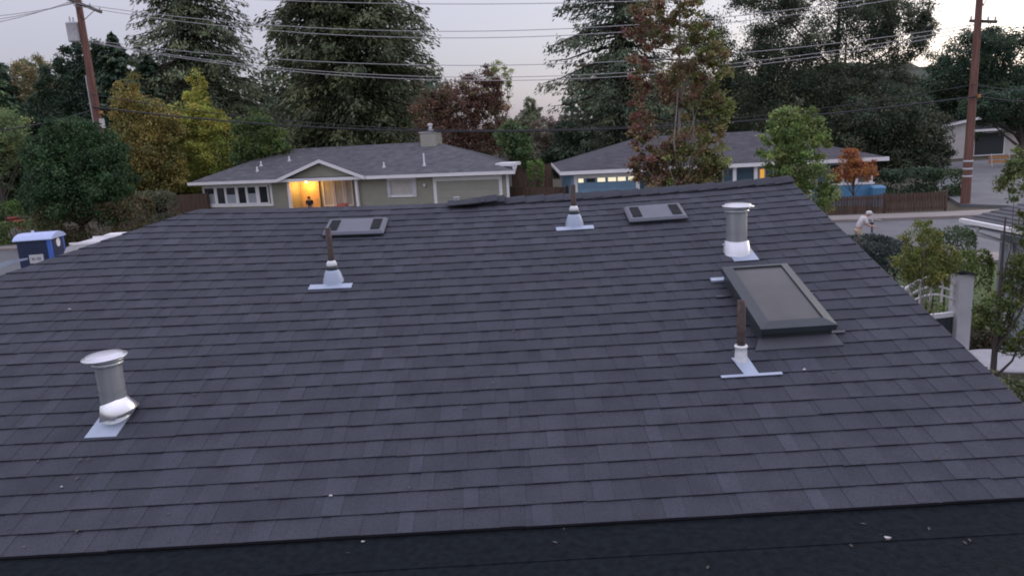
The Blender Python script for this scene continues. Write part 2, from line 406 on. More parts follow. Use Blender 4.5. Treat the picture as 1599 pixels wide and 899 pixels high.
# low-slope part at the foot of the shingles: cap sheet in two laps, and a kerb of walls under everything
ls = MB()
ls.box(-9.0, XR+2.2, RY0-0.27, RY0+0.25, RZ0-0.075, RZ0-0.009)
ls.build('cap_sheet', M['felt'], HOUSE)
ls = MB(); ls.box(-9.0, XR+2.2, RY0-1.7, RY0-0.24, RZ0-0.090, RZ0-0.013); ls.build('cap_sheet', M['felt'], HOUSE)
ls = MB(); ls.box(-9.0, XR+2.2, -3.6, RY0-1.6, RZ0-0.14, RZ0-0.020); ls.build('cap_sheet', M['felt'], HOUSE)
wm = MB()
wm.box(-8.4, XR-0.35, RY0-0.4, YR+EAVE_BACK-0.6, -0.03, zb-0.20)
wm.box(-8.41, XR+1.9, -3.3, RY0-0.41, -0.03, RZ0-0.15)
wm.prism([(XR-0.36, RY0+0.1, zb-0.199), (XR-0.36, YR+EAVE_BACK-0.7, zb-0.199), (XR-0.36, YR, ZR-0.16), (XR-0.36, RY0+0.1, RZ0-0.12)], (0.02, 0, 0))
wm.build('wall', M['paleblue'], HOUSE)
fa = MB()                                         # gable fascia under the right-hand rake
a0, a1 = RP(XR, 0, -0.02), RP(XR, VR, -0.02); dn = Vector((0, 0, -0.17))
fa.prism([a0, a1, a1+dn, a0+dn], (-0.03, 0, 0)); b1 = Vector((XR, YR+EAVE_BACK, zb))
fa.prism([a1+Vector((0, 0.002, 0)), b1, b1+dn, a1+dn+Vector((0, 0.002, 0))], (-0.03, 0, 0))
fa.build('rake_board', M['slate'], HOUSE)
de = MB()                                         # dark metal drip edge along the rake
for k in range(16):
    v0, v1 = VR*k/16, VR*(k+1)/16
    p, q = RP(XR+0.028, v0, 0.004), RP(XR+0.028, v1, 0.004)
    de.quad(p, q, q+Vector((-0.07, 0, 0)), p+Vector((-0.07, 0, 0))); de.quad(p+Vector((0, 0, -0.05)), q+Vector((0, 0, -0.05)), q, p)
de.build('drip_edge', M['ventdark'], HOUSE)

# ---- shingles: laminated strips one metre wide with staggered tabs, laid one by one
def shingle_mesh(seed):
    rr = random.Random(seed); tones = []
    mb = MB()
    L, hv = 1.0, EXPO+0.05
    T0, T1 = 0.0115, 0.0015
    def top(v, e=0.0): return T0+(T1-T0)*v/hv+e
    g0, g1 = 0.0004, L-0.0004; base_t = rr.uniform(0.90, 0.96)
    for k in range(5):
        xa, xb = g0+(g1-g0)*k/5, g0+(g1-g0)*(k+1)/5
        mb.quad((xa, 0, top(0)), (xb, 0, top(0)), (xb, hv, top(hv)), (xa, hv, top(hv)), 0); tones.append(base_t)
        mb.quad((xa, 0, -0.004), (xb, 0, -0.004), (xb, 0, top(0)), (xa, 0, top(0)), 1); tones.append(1)
    mb.quad((g0, 0, -0.004), (g0, 0, top(0)), (g0, hv, top(hv)), (g0, hv, -0.004), 0); tones.append(.8)
    mb.quad((g1, 0, top(0)), (g1, 0, -0.004), (g1, hv, -0.004), (g1, hv, top(hv)), 0); tones.append(.8)
    x = rr.uniform(0.0, 0.08)
    while x < 0.95:
        w = rr.choice((0.075, 0.10, 0.13, 0.16, 0.19)); x1 = min(x+w, g1)
        if x1-x < 0.04: break
        e = 0.0022; sk = rr.uniform(-0.006, 0.006); y0 = -rr.uniform(0.0, 0.0025)
        t = rr.choice((0.88, 0.95, 1.0, 1.0, 1.06, 1.15))*rr.uniform(0.98, 1.02)
        a, b, c, d = (x, y0), (x1, y0), (x1+sk, hv), (x+sk, hv)
        mb.quad((*a, top(0, e)), (*b, top(0, e)), (*c, top(hv, e)), (*d, top(hv, e)), 0); tones.append(t)
        mb.quad((*a, top(0)-0.006), (*b, top(0)-0.006), (*b, top(0, e)), (*a, top(0, e)), 1); tones.append(1)
        mb.quad((*a, top(0)), (*a, top(0, e)), (*d, top(hv, e)), (*d, top(hv)), 0); tones.append(0.93)
        mb.quad((*b, top(0, e)), (*b, top(0)), (*c, top(hv)), (*c, top(hv, e)), 0); tones.append(0.93)
        x = x1+rr.choice((0.05, 0.08, 0.11, 0.15, 0.18))
    me = mb.mesh('shingle', [M['shingle'], M['asphalt_edge']])
    at = me.attributes.new('tone', 'FLOAT', 'FACE'); at.data.foreach_set('value', tones)
    return me
SH = [shingle_mesh(100+i) for i in range(14)]
def clip_mesh(me, planes):
    bm = bmesh.new(); bm.from_mesh(me)
    for co, no in planes:
        bmesh.ops.bisect_plane(bm, geom=bm.verts[:]+bm.edges[:]+bm.faces[:], plane_co=co, plane_no=no, clear_outer=True)
    out = bpy.data.meshes.new('shingle')
    for mm in me.materials: out.materials.append(mm)
    bm.to_mesh(out); nf = len(bm.faces); bm.free()
    if nf == 0: bpy.data.meshes.remove(out); return None
    return out
def in_frame(P, mgx=60, mgy=60):
    d = P-C0; z = d.dot(_f)
    if z < 0.1: return False
    x = W/2+FPX*d.dot(_r)/z; y = H/2-FPX*d.dot(_u)/z
    return -mgx < x < W+mgx and -mgy < y < H+mgy
rest = []                                          # shingles out of sight: one mass
hipn = Vector((-1, 1, 0)).normalized()
cnt = 0
for r in range(NROW+1):
    v = r*EXPO + random.uniform(-0.004, 0.004)*(r > 0)
    xl = XL-(VR-v)*CS
    x = -9.0 + (r*0.1667*2.0) % 1.0 + random.uniform(-0.02, 0.02)
    while x < XR+0.02:
        if x+1.0 > xl and v < VR-0.02:
            me = SH[random.randrange(len(SH))]
            # bend the strip to the sagging surface
            rot = math.radians(random.gauss(0, 0.13)); cr_, sr_ = math.cos(rot), math.sin(rot); dv_ = random.gauss(0, 0.0022); dh_ = random.uniform(0, .0006)
            me = me.copy(); o_ = RP(x, v)
            for vt in me.vertices:
                lx_, lv_ = vt.co.x-.5, vt.co.y
                vt.co = RP(x+.5+lx_*cr_-lv_*sr_, v+dv_+lx_*sr_+lv_*cr_, vt.co.z+dh_)-o_
            Mx = Matrix.Translation(o_)
            inv = Mx.inverted(); pl = []
            if x+1.0 > XR+0.02: pl.append((inv @ Vector((XR+0.02, 0, 0)), inv.to_3x3() @ Vector((1, 0, 0))))
            if x < xl+0.25: pl.append((inv @ Vector((XL, YR, 0)), inv.to_3x3() @ hipn))
            if v+EXPO+0.05 > VR-0.012: pl.append((inv @ Vector((0, YR-0.014, 0)), inv.to_3x3() @ Vector((0, 1, 0))))
            if pl: me = clip_mesh(me, pl)
            if me is not None:
                seen = any(in_frame(RP(x+q, v+0.07)) for q in (0, 0.25, 0.5, 0.75, 1.0)) and RP(x+0.5, v).y > 2.9
                if seen and cnt < 300:
                    o = put('shingle', me, ROOF); o.matrix_local = Mx; cnt += 1
                else: rest.append((me, Mx))
        x += 1.0
if rest:
    bm = bmesh.new(); lay = None
    for me, Mx in rest:
        t = me.copy(); t.transform(Mx); bm.from_mesh(t); bpy.data.meshes.remove(t)
    me = bpy.data.meshes.new('shingle_field'); bm.to_mesh(me); bm.free()
    me.materials.append(M['shingle']); me.materials.append(M['asphalt_edge'])
    tag(put('shingle_field', me, ROOF), kind='stuff')
print('SHINGLES', cnt, 'rest', len(rest))

# ---- ridge caps
def cap_mesh(seed, half=0.145, ln=0.30, thick=0.009, tone=0.8):
    rr = random.Random(seed); mb = MB(); seg = 6; vs = []
    for k, (xx, hh) in enumerate(((0, 0.0), (ln, -0.018))):
        for s in range(seg+1):
            u = -half+2*half*s/seg
            z = -abs(u)*0.27 - 0.012*max(0, 1-abs(u)/0.05) * -0.0 + hh + rr.uniform(-0.0015, 0.0015)
            z += 0.010*(1-(abs(u)/half)**2)
            vs.append((xx, u, z))
    nn = seg+1
    top = [(x, y, z+thick) for x, y, z in vs]
    fs = [(i, nn+i, nn+i+1, i+1) for i in range(seg)]
    mb.add(top, [tuple(reversed(f)) for f in fs], 0)
    mb.add(vs+top, [(i, i+1, 2*nn+i+1, 2*nn+i) for i in range(seg)] +
           [(nn+i, 3*nn+i, 3*nn+i+1, nn+i+1) for i in range(seg)] +
           [(0, 2*nn, 3*nn, nn), (seg, nn+seg, 3*nn+seg, 2*nn+seg)], 1)
    me = mb.mesh('ridge_cap', [M['shingle'], M['asphalt_edge']])
    at = me.attributes.new('tone', 'FLOAT', 'FACE'); at.data.foreach_set('value', [tone*rr.uniform(.95, 1.05)]*len(me.polygons))
    return me
CAPS = [cap_mesh(40+i, tone=t) for i, t in enumerate((0.82, 0.88, 0.78, 0.85))]
x = XR+0.03; k = 0; CE = 0.19
while x > -0.12:
    # each new cap (further left) laps over the one before it, so the butts face the gable
    e = 0.1; p = RP(x, VR); q = RP(x-e, VR)
    ang = math.atan2(p.z-q.z, e)
    mx = Matrix.Translation(p+Vector((0, 0.0, 0.020+random.uniform(0, .003)))) @ Matrix.Rotation(-ang, 4, 'Y') @ Matrix.Rotation(math.pi, 4, 'Z') @ Matrix.Rotation(random.gauss(0, 0.02), 4, 'Z')
    o = put('ridge_cap', CAPS[k % 4], ROOF); o.matrix_local = mx; x -= CE; k += 1
# loose ridge caps lying at the end of the finished run
px0, _v = roof_hit(742, 311)
pile = thing('ridge_cap_pile', 'loose curled ridge shingles heaped at the end of the capped ridge', 'shingles', RP(px0, VR)+Vector((0, 0, 0.02)))
for i, (dx, dz, rz, ry) in enumerate(((0.30, 0.018, 3.12, 0.05), (0.22, 0.026, 3.22, 0.03), (0.12, 0.016, 3.02, 0.06), (0.03, 0.006, 3.2, -0.03))):
    o = put('loose_cap', CAPS[i % 4], pile); o.location = (dx, -0.02*i, dz); o.rotation_euler = (0.03*i, ry, rz)
b = MB(); b.box(-0.21, -0.15, -0.10, -0.04, -0.02, 0.045); b.build('nail_coil', M['galv'], pile)

# ---------------------------------------------------------------- roof fittings (parts of the house)
def empty_part(name, mat, label=None):
    o = bpy.data.objects.new(name, None); COL.objects.link(o); o.parent = HOUSE; o.matrix_local = mat; o.empty_display_size = .1
    if label: o['label'] = label
    return o
def tilt_plate(mb, x0, x1, v0, v1, h, th=0.004, mi=0):
    mb.box(x0, x1, v0, v1, h-th, h, mi); return mb
ROT_UP = Matrix.Rotation(-RS, 4, 'X')             # from roof frame back to upright
def flue(px, py, ph, pr, cr, label, collar_side, collar_tilt, plate, cone=True):
    x, v = roof_hit(px, py); F = roof_frame(x, v); U = Matrix.Translation(F.translation)
    e = empty_part('flue_vent', U, label)
    RM = F.to_3x3().to_4x4()
    mb = MB(); mb.lathe([(pr, -0.1), (pr, ph*0.44), (pr, ph*.446)], 32); mb.lathe([(pr+.003, ph*.446), (pr+0.003, ph*0.48)], 32, mi=0, smooth=True); mb.lathe([(pr, ph*.48), (pr, ph)], 32)
    mb.box(-0.003, 0.003, -pr-0.0015, -pr+0.004, 0, ph); mb.build('flue_pipe', M['galv'], e)
    mb = MB()
    mb.lathe([(pr*0.9, ph-0.035), (pr+0.014, ph-0.035), (pr+0.014, ph-0.022), (pr+0.004, ph-0.020), (pr+0.022, ph-0.012), (pr+0.022, ph+0.004), (pr*0.9, ph+0.006)], 32)
    mb.build('band', M['galv'], e)
    mb = MB(); mb.lathe([(cr*0.6, ph+0.004), (cr*.97, ph+0.006), (cr, ph+0.010), (cr*.97, ph+0.015), (cr*0.82, ph+0.018), (cr*0.80, ph+0.028), (cr*0.5, ph+0.033), (0.001, ph+0.034)], 36)
    c = mb.build('cap', M['bright'], e); c.rotation_euler = (0, collar_tilt*0.12, 0)
    mb = MB(); mb.lathe([(pr+0.045, -0.03), (pr+0.030, 0.0), (pr+0.014, 0.095), (pr+0.003, 0.10)] if cone else [(pr+0.02, -0.03), (pr+0.004, 0.02)], 28)
    mb.build('cone_flashing', M['bright'], e)
    if collar_side:
        mb = MB(); vs_ = []; ns = 14; pf_ = [(pr+0.006, 0.085), (pr+0.012, 0.075), (pr+0.052, 0.0), (pr+0.050, -0.004)]
        for rr_, zz_ in pf_:
            for k in range(ns+1):
                aa = math.radians(-118+190*k/ns); vs_.append((rr_*math.cos(aa), rr_*math.sin(aa), zz_))
        mb.add(vs_, [(j*(ns+1)+k, j*(ns+1)+k+1, (j+1)*(ns+1)+k+1, (j+1)*(ns+1)+k) for j in range(3) for k in range(ns)], 0, True)
        o = mb.build('storm_collar', M['collar'], e)
        o.matrix_local = Matrix.Translation((0.012, -.004, 0.035)) @ Matrix.Rotation(math.radians(-16), 4, 'Y')
        mb = MB(); mb.box(-0.03, 0.03, -pr-0.006, -pr+0.012, 0.012, 0.045); mb.build('sticker', M['flash'], e)
    mb = MB(); x0, x1, v0, v1 = plate
    tilt_plate(mb, x0, x1, v0, v1, 0.016); o = mb.build('flashing', M['flash'], e); o.matrix_local = RM
    return e
flue(183, 652, 0.375, 0.074, 0.128, 'galvanised flue with slipped bright collar', True, -0.25, (-0.10, 0.085, -0.20, 0.10), cone=False)
flue(1150, 394, 0.37, 0.083, 0.128, 'galvanised flue above the skylight', False, 0.2, (-0.075, 0.125, -0.19, 0.15))

def plumbing(px, py, ph, r, label, kind):
    x, v = roof_hit(px, py); F = roof_frame(x, v); e = empty_part('plumbing_vent', Matrix.Translation(F.translation), label); RM = F.to_3x3().to_4x4()
    mb = MB(); mb.lathe([(r, 0.0), (r*1.02, ph*0.5), (r*0.97, ph), (r*0.75, ph), (r*0.72, ph-0.03), (0.001, ph-0.03)], 20); mb.build('pipe', M['rust'], e)
    if kind == 'cone':
        mb = MB(); mb.lathe([(0.092, -0.03), (0.080, 0.03), (0.062, 0.085), (0.050, 0.105), (0.042, 0.108)], 24); mb.build('boot', M['flash'], e)
        mb = MB(); mb.lathe([(0.046, 0.105), (0.052, 0.115), (0.046, 0.138), (0.034, 0.142)], 20); mb.build('seal', M['slate'], e)
        mb = MB(); mb.lathe([(0.040, 0.138), (0.043, 0.152), (0.032, 0.176), (r+0.002, 0.180)], 20); mb.build('collar', M['lead'], e)
        mb = MB(); tilt_plate(mb, -0.175, 0.165, -0.135, -0.055, 0.017)
        o = mb.build('flashing', M['flash'], e); o.matrix_local = RM
    else:
        mb = MB(); mb.lathe([(0.044, -0.03), (0.040, 0.03), (0.037, 0.07), (0.036, 0.095), (0.042, 0.10), (0.040, 0.11), (r, 0.112)], 20); mb.build('boot', M['lead'], e)
        mb = MB()
        mb.add([(-0.055, 0.03, 0.017), (-0.028, -0.17, 0.017), (0.062, -0.17, 0.017), (0.05, 0.03, 0.017)], [(0, 1, 2, 3)])
        tilt_plate(mb, -0.175, 0.20, -0.185, -0.160, 0.0195)
        o = mb.build('flashing', M['flash'], e); o.matrix_local = RM
plumbing(521, 441, 0.44, 0.0235, 'rusty pipe with cone boot below a box vent', 'cone')
plumbing(897, 352, 0.37, 0.0235, 'dark iron pipe with cone boot close to the ridge', 'cone')
plumbing(1157, 565, 0.40, 0.0255, 'brown pipe with narrow white boot beside the skylight', 'slim')

def box_vent(corners, label):
    h = 0.062
    pts = [roof_hit(px, py, h) for px, py in corners]         # TL, TR, BR, BL
    x0 = (pts[0][0]+pts[3][0])/2; x1 = (pts[1][0]+pts[2][0])/2; v0 = (pts[2][1]+pts[3][1])/2; v1 = (pts[0][1]+pts[1][1])/2
    w, l = x1-x0, v1-v0; F = roof_frame((x0+x1)/2, (v0+v1)/2); e = empty_part('box_vent', F, label)
    w2, l2 = w/2, l/2
    mb = MB()
    mb.add([(-w2, -l2, h-.02), (w2, -l2, h-.02), (w2, l2, h-.02), (-w2, l2, h-.02), (-w2+.02, -l2+.02, h), (w2-.02, -l2+.02, h), (w2-.02, l2-.02, h), (-w2+.02, l2-.02, h)],
           [(4, 5, 6, 7), (0, 1, 5, 4), (1, 2, 6, 5), (2, 3, 7, 6), (3, 0, 4, 7)])
    mb.build('hood', M['ventgrey'], e)
    mb = MB(); mb.box(-w2, w2, -l2, l2, h-.035, h-.0201); mb.build('rim', M['slate'], e)
    mb = MB(); mb.box(-w2+.035, w2-.035, -l2+.035, l2-.02, 0, h-.0352); mb.build('curb', M['ventdark'], e)
    for s in (-1, 1):
        mb = MB(); gx = s*(w2-0.085); gw, gl = 0.042, l2-0.055
        mb.box(gx-gw, gx+gw, -gl, gl, h+.001, h+.0035)
        for k in range(7): yy = -gl+2*gl*(k+.5)/7; mb.box(gx-gw, gx+gw, yy-.008, yy+.008, h+.0036, h+.009)
        mb.build('grille', M['grille'], e)
box_vent([(514, 340), (606, 339), (597, 362), (502, 363)], 'low box vent with a dented pale top')
box_vent([(971, 321), (1062, 316), (1076, 338), (985, 342)], 'low box vent near the capped ridge')

# skylight
hs_ = 0.15
pts = [roof_hit(px, py, hs_) for px, py in ((1127, 413), (1226, 407), (1311, 500), (1190, 512))]
x0 = (pts[0][0]+pts[3][0])/2; x1 = (pts[1][0]+pts[2][0])/2; v0 = (pts[2][1]+pts[3][1])/2; v1 = (pts[0][1]+pts[1][1])/2
w2, l2 = (x1-x0)/2, (v1-v0)/2; F = roof_frame((x0+x1)/2, (v0+v1)/2)
print('SKYLIGHT', x0, x1, v0, v1)
e = empty_part('skylight', F, 'skylight with slate metal frame and dusty brown pane')
mb = MB(); fw = 0.066
for (a, b_, c_, d_) in (((-w2, -l2), (w2, -l2), (w2-fw, -l2+fw), (-w2+fw, -l2+fw)), ((w2, -l2), (w2, l2), (w2-fw, l2-fw), (w2-fw, -l2+fw)),
                        ((w2, l2), (-w2, l2), (-w2+fw, l2-fw), (w2-fw, l2-fw)), ((-w2, l2), (-w2, -l2), (-w2+fw, -l2+fw), (-w2+fw, l2-fw))):
    mb.quad((*a, hs_-.02), (*b_, hs_-.02), (*c_, hs_), (*d_, hs_)); mb.quad((*d_, hs_), (*c_, hs_), (*c_, hs_-.03), (*d_, hs_-.03))
    mb.quad((*a, hs_-.06), (*b_, hs_-.06), (*b_, hs_-.02), (*a, hs_-.02))
mb.build('frame', M['slate'], e)
mb = MB(); mb.box(-w2+fw-.004, w2-fw+.004, -l2+fw-.004, l2-fw+.004, hs_-.035, hs_-.012); mb.build('pane', M['skyglass'], e)
mb = MB(); mb.box(-w2+.02, w2-.02, -l2+.02, l2-.02, -0.01, hs_-.061); mb.build('curb', M['ventdark'], e)
mb = MB(); mb.add([(-w2-.05, -l2-.07, .018), (w2+.03, -l2-.07, .018), (w2+.0, -l2+.021, .05), (-w2, -l2+.021, .05)], [(0, 1, 2, 3)]); mb.box(-w2-.05, w2+.03, -l2-.07, -l2-.068, .0, .0178)
mb.build('apron', M['apron'], e)
mb = MB(); mb.box(-w2-.07, -w2+.05, l2-.02, l2+.03, .012, .03); mb.box(-w2+.1, w2*.3, l2+.001, l2+.03, .05, .055); mb.build('head_flashing', M['flash'], e)
for sx, sv in ((-1, 0.45), (1, 0.35), (1, -0.82)):
    mb = MB(); mb.box(min(sx*w2, sx*(w2+.1)), max(sx*w2, sx*(w2+.1)), sv*l2-.012, sv*l2+.012, .016, .024); mb.build('bracket', M['slate'], e)

# white metal edge strip at the lower hip
es = MB(); vv = [(-60, 437), (-10, 423), (20, 411), (44, 405)]
pp = [Vector(RP(*roof_hit(a, b))) for a, b in vv]
for i in range(3):
    p, q = pp[i], pp[i+1]; t = 0.05*(3-i)/3+0.014; t2 = 0.05*(2-i)/3+0.014
    es.quad(p+Vector((0, 0, .0)), q+Vector((0, 0, .0)), q+Vector((0, 0, t2)), p+Vector((0, 0, t)))
    es.quad(p+Vector((0, 0, t)), q+Vector((0, 0, t2)), q+Vector((-.05, .05, t2-.01)), p+Vector((-.05, .05, t-.01)))
es.build('edge_strip', M['flash'], HOUSE)
# small scraps lying on the roof
for i, (px, py, s) in enumerate(((110, 486, .016), (98, 764, .014), (517, 778, .012), (567, 846, .016), (1386, 840, .02), (1255, 581, .014))):
    x, v = roof_hit(px, py)
    mb = MB(); rr = random.Random(i); s = s*.75
    pl = [(math.cos(a)*s*rr.uniform(.6, 1.3), math.sin(a)*s*.6*rr.uniform(.6, 1.2), rr.uniform(0, .006)) for a in (0, 1.2, 2.3, 3.4, 4.6, 5.5)]
    mb.prism(pl, (0, 0, .004))
    if py > 800: p = at_z(px, py, RZ0-0.006); F = Matrix.Translation(p)
    else: F = roof_frame(x, v) @ Matrix.Translation((0, 0, .016))
    o = mb.build('paper_scrap', M['paper'], None, F)
    tag(o, ('pale scrap on the shingles uphill from the left flue', 'pale scrap on the shingles below the left flue', 'pale speck on shingles far below the rusty pipe', 'small pale scrap on the black cap sheet edge', 'larger pale scrap lying out on the black cap sheet', 'pale speck on shingles right of the narrow white boot')[i], 'scrap')

# fallen leaves scattered on the roof: too small and many to tell apart
lt = MB(); rr = random.Random(77)
for i in range(62):
    px, py = rr.uniform(0, 1599), (rr.uniform(330, 830) if i < 48 else rr.uniform(800, 897))
    x, v = roof_hit(px, py); s_ = rr.uniform(.005, .011)
    if v > 0.01:
        if x > XR-.1 or x < XL-(VR-v)*CS+.1: continue
        F = roof_frame(x, v) @ Matrix.Translation((0, 0, .017))
    else: p = at_z(px, py, RZ0-.005); F = Matrix.Translation(p)
    F = F @ Matrix.Rotation(rr.uniform(0, 6.28), 4, 'Z') @ Matrix.Rotation(rr.uniform(-.4, .4), 4, 'X')
    lt.add([F @ Vector(q) for q in ((-s_*1.6, 0, 0), (0, -s_*.7, .002), (s_*1.6, 0, .001), (0, s_*.7, .002))], [(0, 1, 2, 3)])
tag(lt.build('leaf_litter', M['litter']), 'tiny dry leaves scattered over the roof', 'leaves', kind='stuff')

# ---------------------------------------------------------------- foliage builders
def np_mesh(name, V, Fq, col, mt):
    me = bpy.data.meshes.new(name); nv, nf = len(V), len(Fq)
    me.vertices.add(nv); me.vertices.foreach_set('co', V.astype(np.float32).ravel())
    me.loops.add(nf*4); me.loops.foreach_set('vertex_index', Fq.astype(np.int32).ravel())
    me.polygons.add(nf); me.polygons.foreach_set('loop_start', np.arange(nf, dtype=np.int32)*4)
    at = me.attributes.new('leafcol', 'FLOAT_COLOR', 'POINT')
    cc = np.ones((nv, 4), np.float32); cc[:, :3] = col; at.data.foreach_set('color', cc.ravel())
    me.materials.append(mt); me.update(calc_edges=True); return me
LEAFK = 3.3                                        # leaf reflectance relative to the listed tints
def leaves(P, D, size, aspect, col, R, up=0.4, jit=0.9):
    """diamond leaf faces at P; D preferred long direction (N,3) or None; size (N,)"""
    n = len(P)
    d = R.normal(size=(n, 3)) if D is None else D + R.normal(size=(n, 3))*jit
    d /= np.linalg.norm(d, axis=1, keepdims=True)+1e-9
    nr = R.normal(size=(n, 3)); nr[:, 2] += up
    s = np.cross(nr, d); s /= np.linalg.norm(s, axis=1, keepdims=True)+1e-9
    a = d*(size*0.5)[:, None]; b = s*(size*0.5*aspect)[:, None]
    col = np.clip(np.asarray(col)*LEAFK, .004, .75)
    V = np.stack([P-a, P-b*1.0+a*.1, P+a, P+b*1.0+a*.1], 1).reshape(-1, 3)
    Fq = np.arange(n*4).reshape(-1, 4)
    return V, Fq, np.repeat(col, 4, axis=0)
def palette(R, n, cols, w=None, dv=0.22):
    cols = np.array(cols); i = R.choice(len(cols), n, p=w)
    return cols[i]*np.exp(R.normal(0, dv, (n, 1)))
def in_ball(R, n, lo=0.0):
    d = R.normal(size=(n, 3)); d /= np.linalg.norm(d, axis=1, keepdims=True)
    return d*(lo**3+(1-lo**3)*R.random((n, 1)))**(1/3)

def broadleaf(name, label, cat, loc, lobes, cols, seed, clumps=60, per=120, leaf=0.16, trunk_h=None, trunk_r=0.16, bark='bark', group=None,
              clump_r=0.30, aspect=0.6, sidecols=None, limbs=14, lean=(0, 0), open_=0.45, fill=.22):
    """lobes: (x, y, z, rx, ry, rz) ellipsoids of the crown, local to the base"""
    per = int(per*2.1); leaf = leaf*.68
    R = np.random.default_rng(seed); t = thing(name, label, cat, loc, 0, group)
    vol = np.array([(l[3]*l[4]*l[5])**(2/3) for l in lobes]); share = vol/vol.sum()
    PP, CC, cen = [], [], []
    for l, sh in zip(lobes, share):
        k = max(3, int(clumps*sh)); b = in_ball(R, k, open_)
        c = np.array(l[:3]) + b*np.array(l[3:])*R.uniform(.75, 1.12, (k, 1))
        for q in c:
            cen.append(q); rad = clump_r*(l[3]*l[4]*l[5])**(1/3)*R.uniform(.6, 1.25)
            m_ = int(per*R.uniform(.6, 1.3))
            p = q + R.normal(0, 1, (m_, 3))*np.array([rad, rad, rad*.72])*.50
            nf = int(m_*fill); p[:nf] = np.array(l[:3])+in_ball(R, nf, .35)*np.array(l[3:])*.92
            base = palette(R, 1, cols)[0]
            if sidecols is not None:                      # colour turns across the crown, as autumn does
                f = np.clip(0.5+0.5*(q[0]/max(.1, max(abs(a[0])+a[3] for a in lobes)))+R.normal(0, .30), 0, 1)
                base = np.array(sidecols[0])*(1-f)+np.array(sidecols[1])*f; base = base*np.exp(R.normal(0, .2))
            PP.append(p); CC.append(base*np.exp(R.normal(0, .16))*np.exp(R.normal(0, .20, (m_, 1)))*(1+R.normal(0, .07, (m_, 3))))
    P = np.concatenate(PP); Cc = np.clip(np.concatenate(CC), 0.003, 0.9)
    V, Fq, cl = leaves(P, None, leaf*R.uniform(.6, 1.35, len(P)), aspect, Cc, R, up=0.7)
    put('crown', np_mesh('crown', V, Fq, cl, M['leaf']), t)
    cen = np.array(cen); top = cen[:, 2].max(); th = trunk_h or top*0.78
    mb = MB(); pth = []; n = 9
    for i in range(n):
        f = i/(n-1); pth.append((lean[0]*f*f+R.normal(0, .03)*th*.12*f, lean[1]*f*f+R.normal(0, .02)*th*.1*f, -0.05+f*th))
    mb.tube(pth, [trunk_r*(1.25 if i == 0 else 1)*(1-0.82*i/(n-1)) for i in range(n)], 8)
    for q in cen[R.choice(len(cen), min(limbs, len(cen)), replace=False)]:
        f0 = np.clip((q[2]/th)*R.uniform(.35, .7), .22, .85); i0 = f0*(n-1); a = Vector(pth[int(i0)]).lerp(Vector(pth[min(int(i0)+1, n-1)]), i0 % 1)
        q = Vector(q); md = a.lerp(q, .5)+Vector((0, 0, .12*(q-a).length*R.uniform(-.6, .6)))+Vector((R.normal(0, .05), R.normal(0, .05), 0))*(q-a).length
        r0 = trunk_r*(1-.8*f0)*.55; mb.tube([a, md, q], [r0, r0*.6, r0*.2], 5)
    mb.build('trunk', M[bark], t)
    return t

def conifer(name, label, loc, Hh, prof, cols, seed, branches=260, per=70, z0=0.12, trunk_r=0.4, droop=0.25, card=(0.5, 0.22), up_tip=0.12, gap=0.0, bark='redbark', group=None, spread=0.22, az_bias=None, cat='tree'):
    """prof(t): branch reach in metres at height fraction t"""
    per = int(per*2.9); card = (card[0]*.58, card[1]*.50)
    R = np.random.default_rng(seed); t = thing(name, label, cat, loc, R.uniform(0, 6.28) if az_bias is None else 0, group)
    mb = MB(); n = 12
    mb.tube([(R.normal(0, .05)*i/n*2, R.normal(0, .05)*i/n*2, -0.05+Hh*i/(n-1)*.985) for i in range(n)], [trunk_r*(1-.95*i/(n-1)) for i in range(n)], 8)
    PP, DD, SS, CC = [], [], [], []
    for k in range(branches):
        f = z0+(1-z0)*((k+R.random())/branches)**0.92; z = f*Hh
        L = prof(f)*R.uniform(.72, 1.18)
        if L < .05: continue
        if gap and R.random() < gap: L *= .35
        az = k*2.399+R.normal(0, .5); d = np.array([math.cos(az), math.sin(az), 0.0])
        sag = droop*L*R.uniform(.6, 1.4)
        def pos(u): return np.array([0, 0, z])+d*(L*u)+np.array([0, 0, 1])*(0.10*L*u-sag*u*u+up_tip*L*np.maximum(0, u-.55)**2*3)
        mb.tube([pos(0), pos(.35), pos(.7), pos(.97)], [max(.012, .018*L), .013*L, .008*L, .003*L], 4, cap=False)
        m_ = max(10, int(per*(L/ max(.4, prof(.3)))**0.9*R.uniform(.7, 1.2)))
        u = R.uniform(.10, 1.02, m_)**.85; c = np.array([pos(x) for x in u])
        sd = np.array([-d[1], d[0], 0]); lat = R.normal(0, 1, m_)*spread*L*(1.08-u)**.7
        p = c + sd*lat[:, None]; p[:, 2] += -np.abs(lat)*.32 - R.random(m_)*.07*L + R.normal(0, .03, m_)*L
        dd = d[None]*0.9+sd[None]*np.sign(lat)[:, None]*.65+np.array([[0, 0, -.38-droop]])
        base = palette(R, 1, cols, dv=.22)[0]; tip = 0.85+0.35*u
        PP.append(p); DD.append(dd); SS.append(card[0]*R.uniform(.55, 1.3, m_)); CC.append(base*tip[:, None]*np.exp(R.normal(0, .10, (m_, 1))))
    P = np.concatenate(PP); D = np.concatenate(DD)
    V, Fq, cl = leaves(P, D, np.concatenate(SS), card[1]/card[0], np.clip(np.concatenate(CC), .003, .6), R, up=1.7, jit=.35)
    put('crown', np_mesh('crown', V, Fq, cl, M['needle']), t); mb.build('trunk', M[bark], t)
    return t

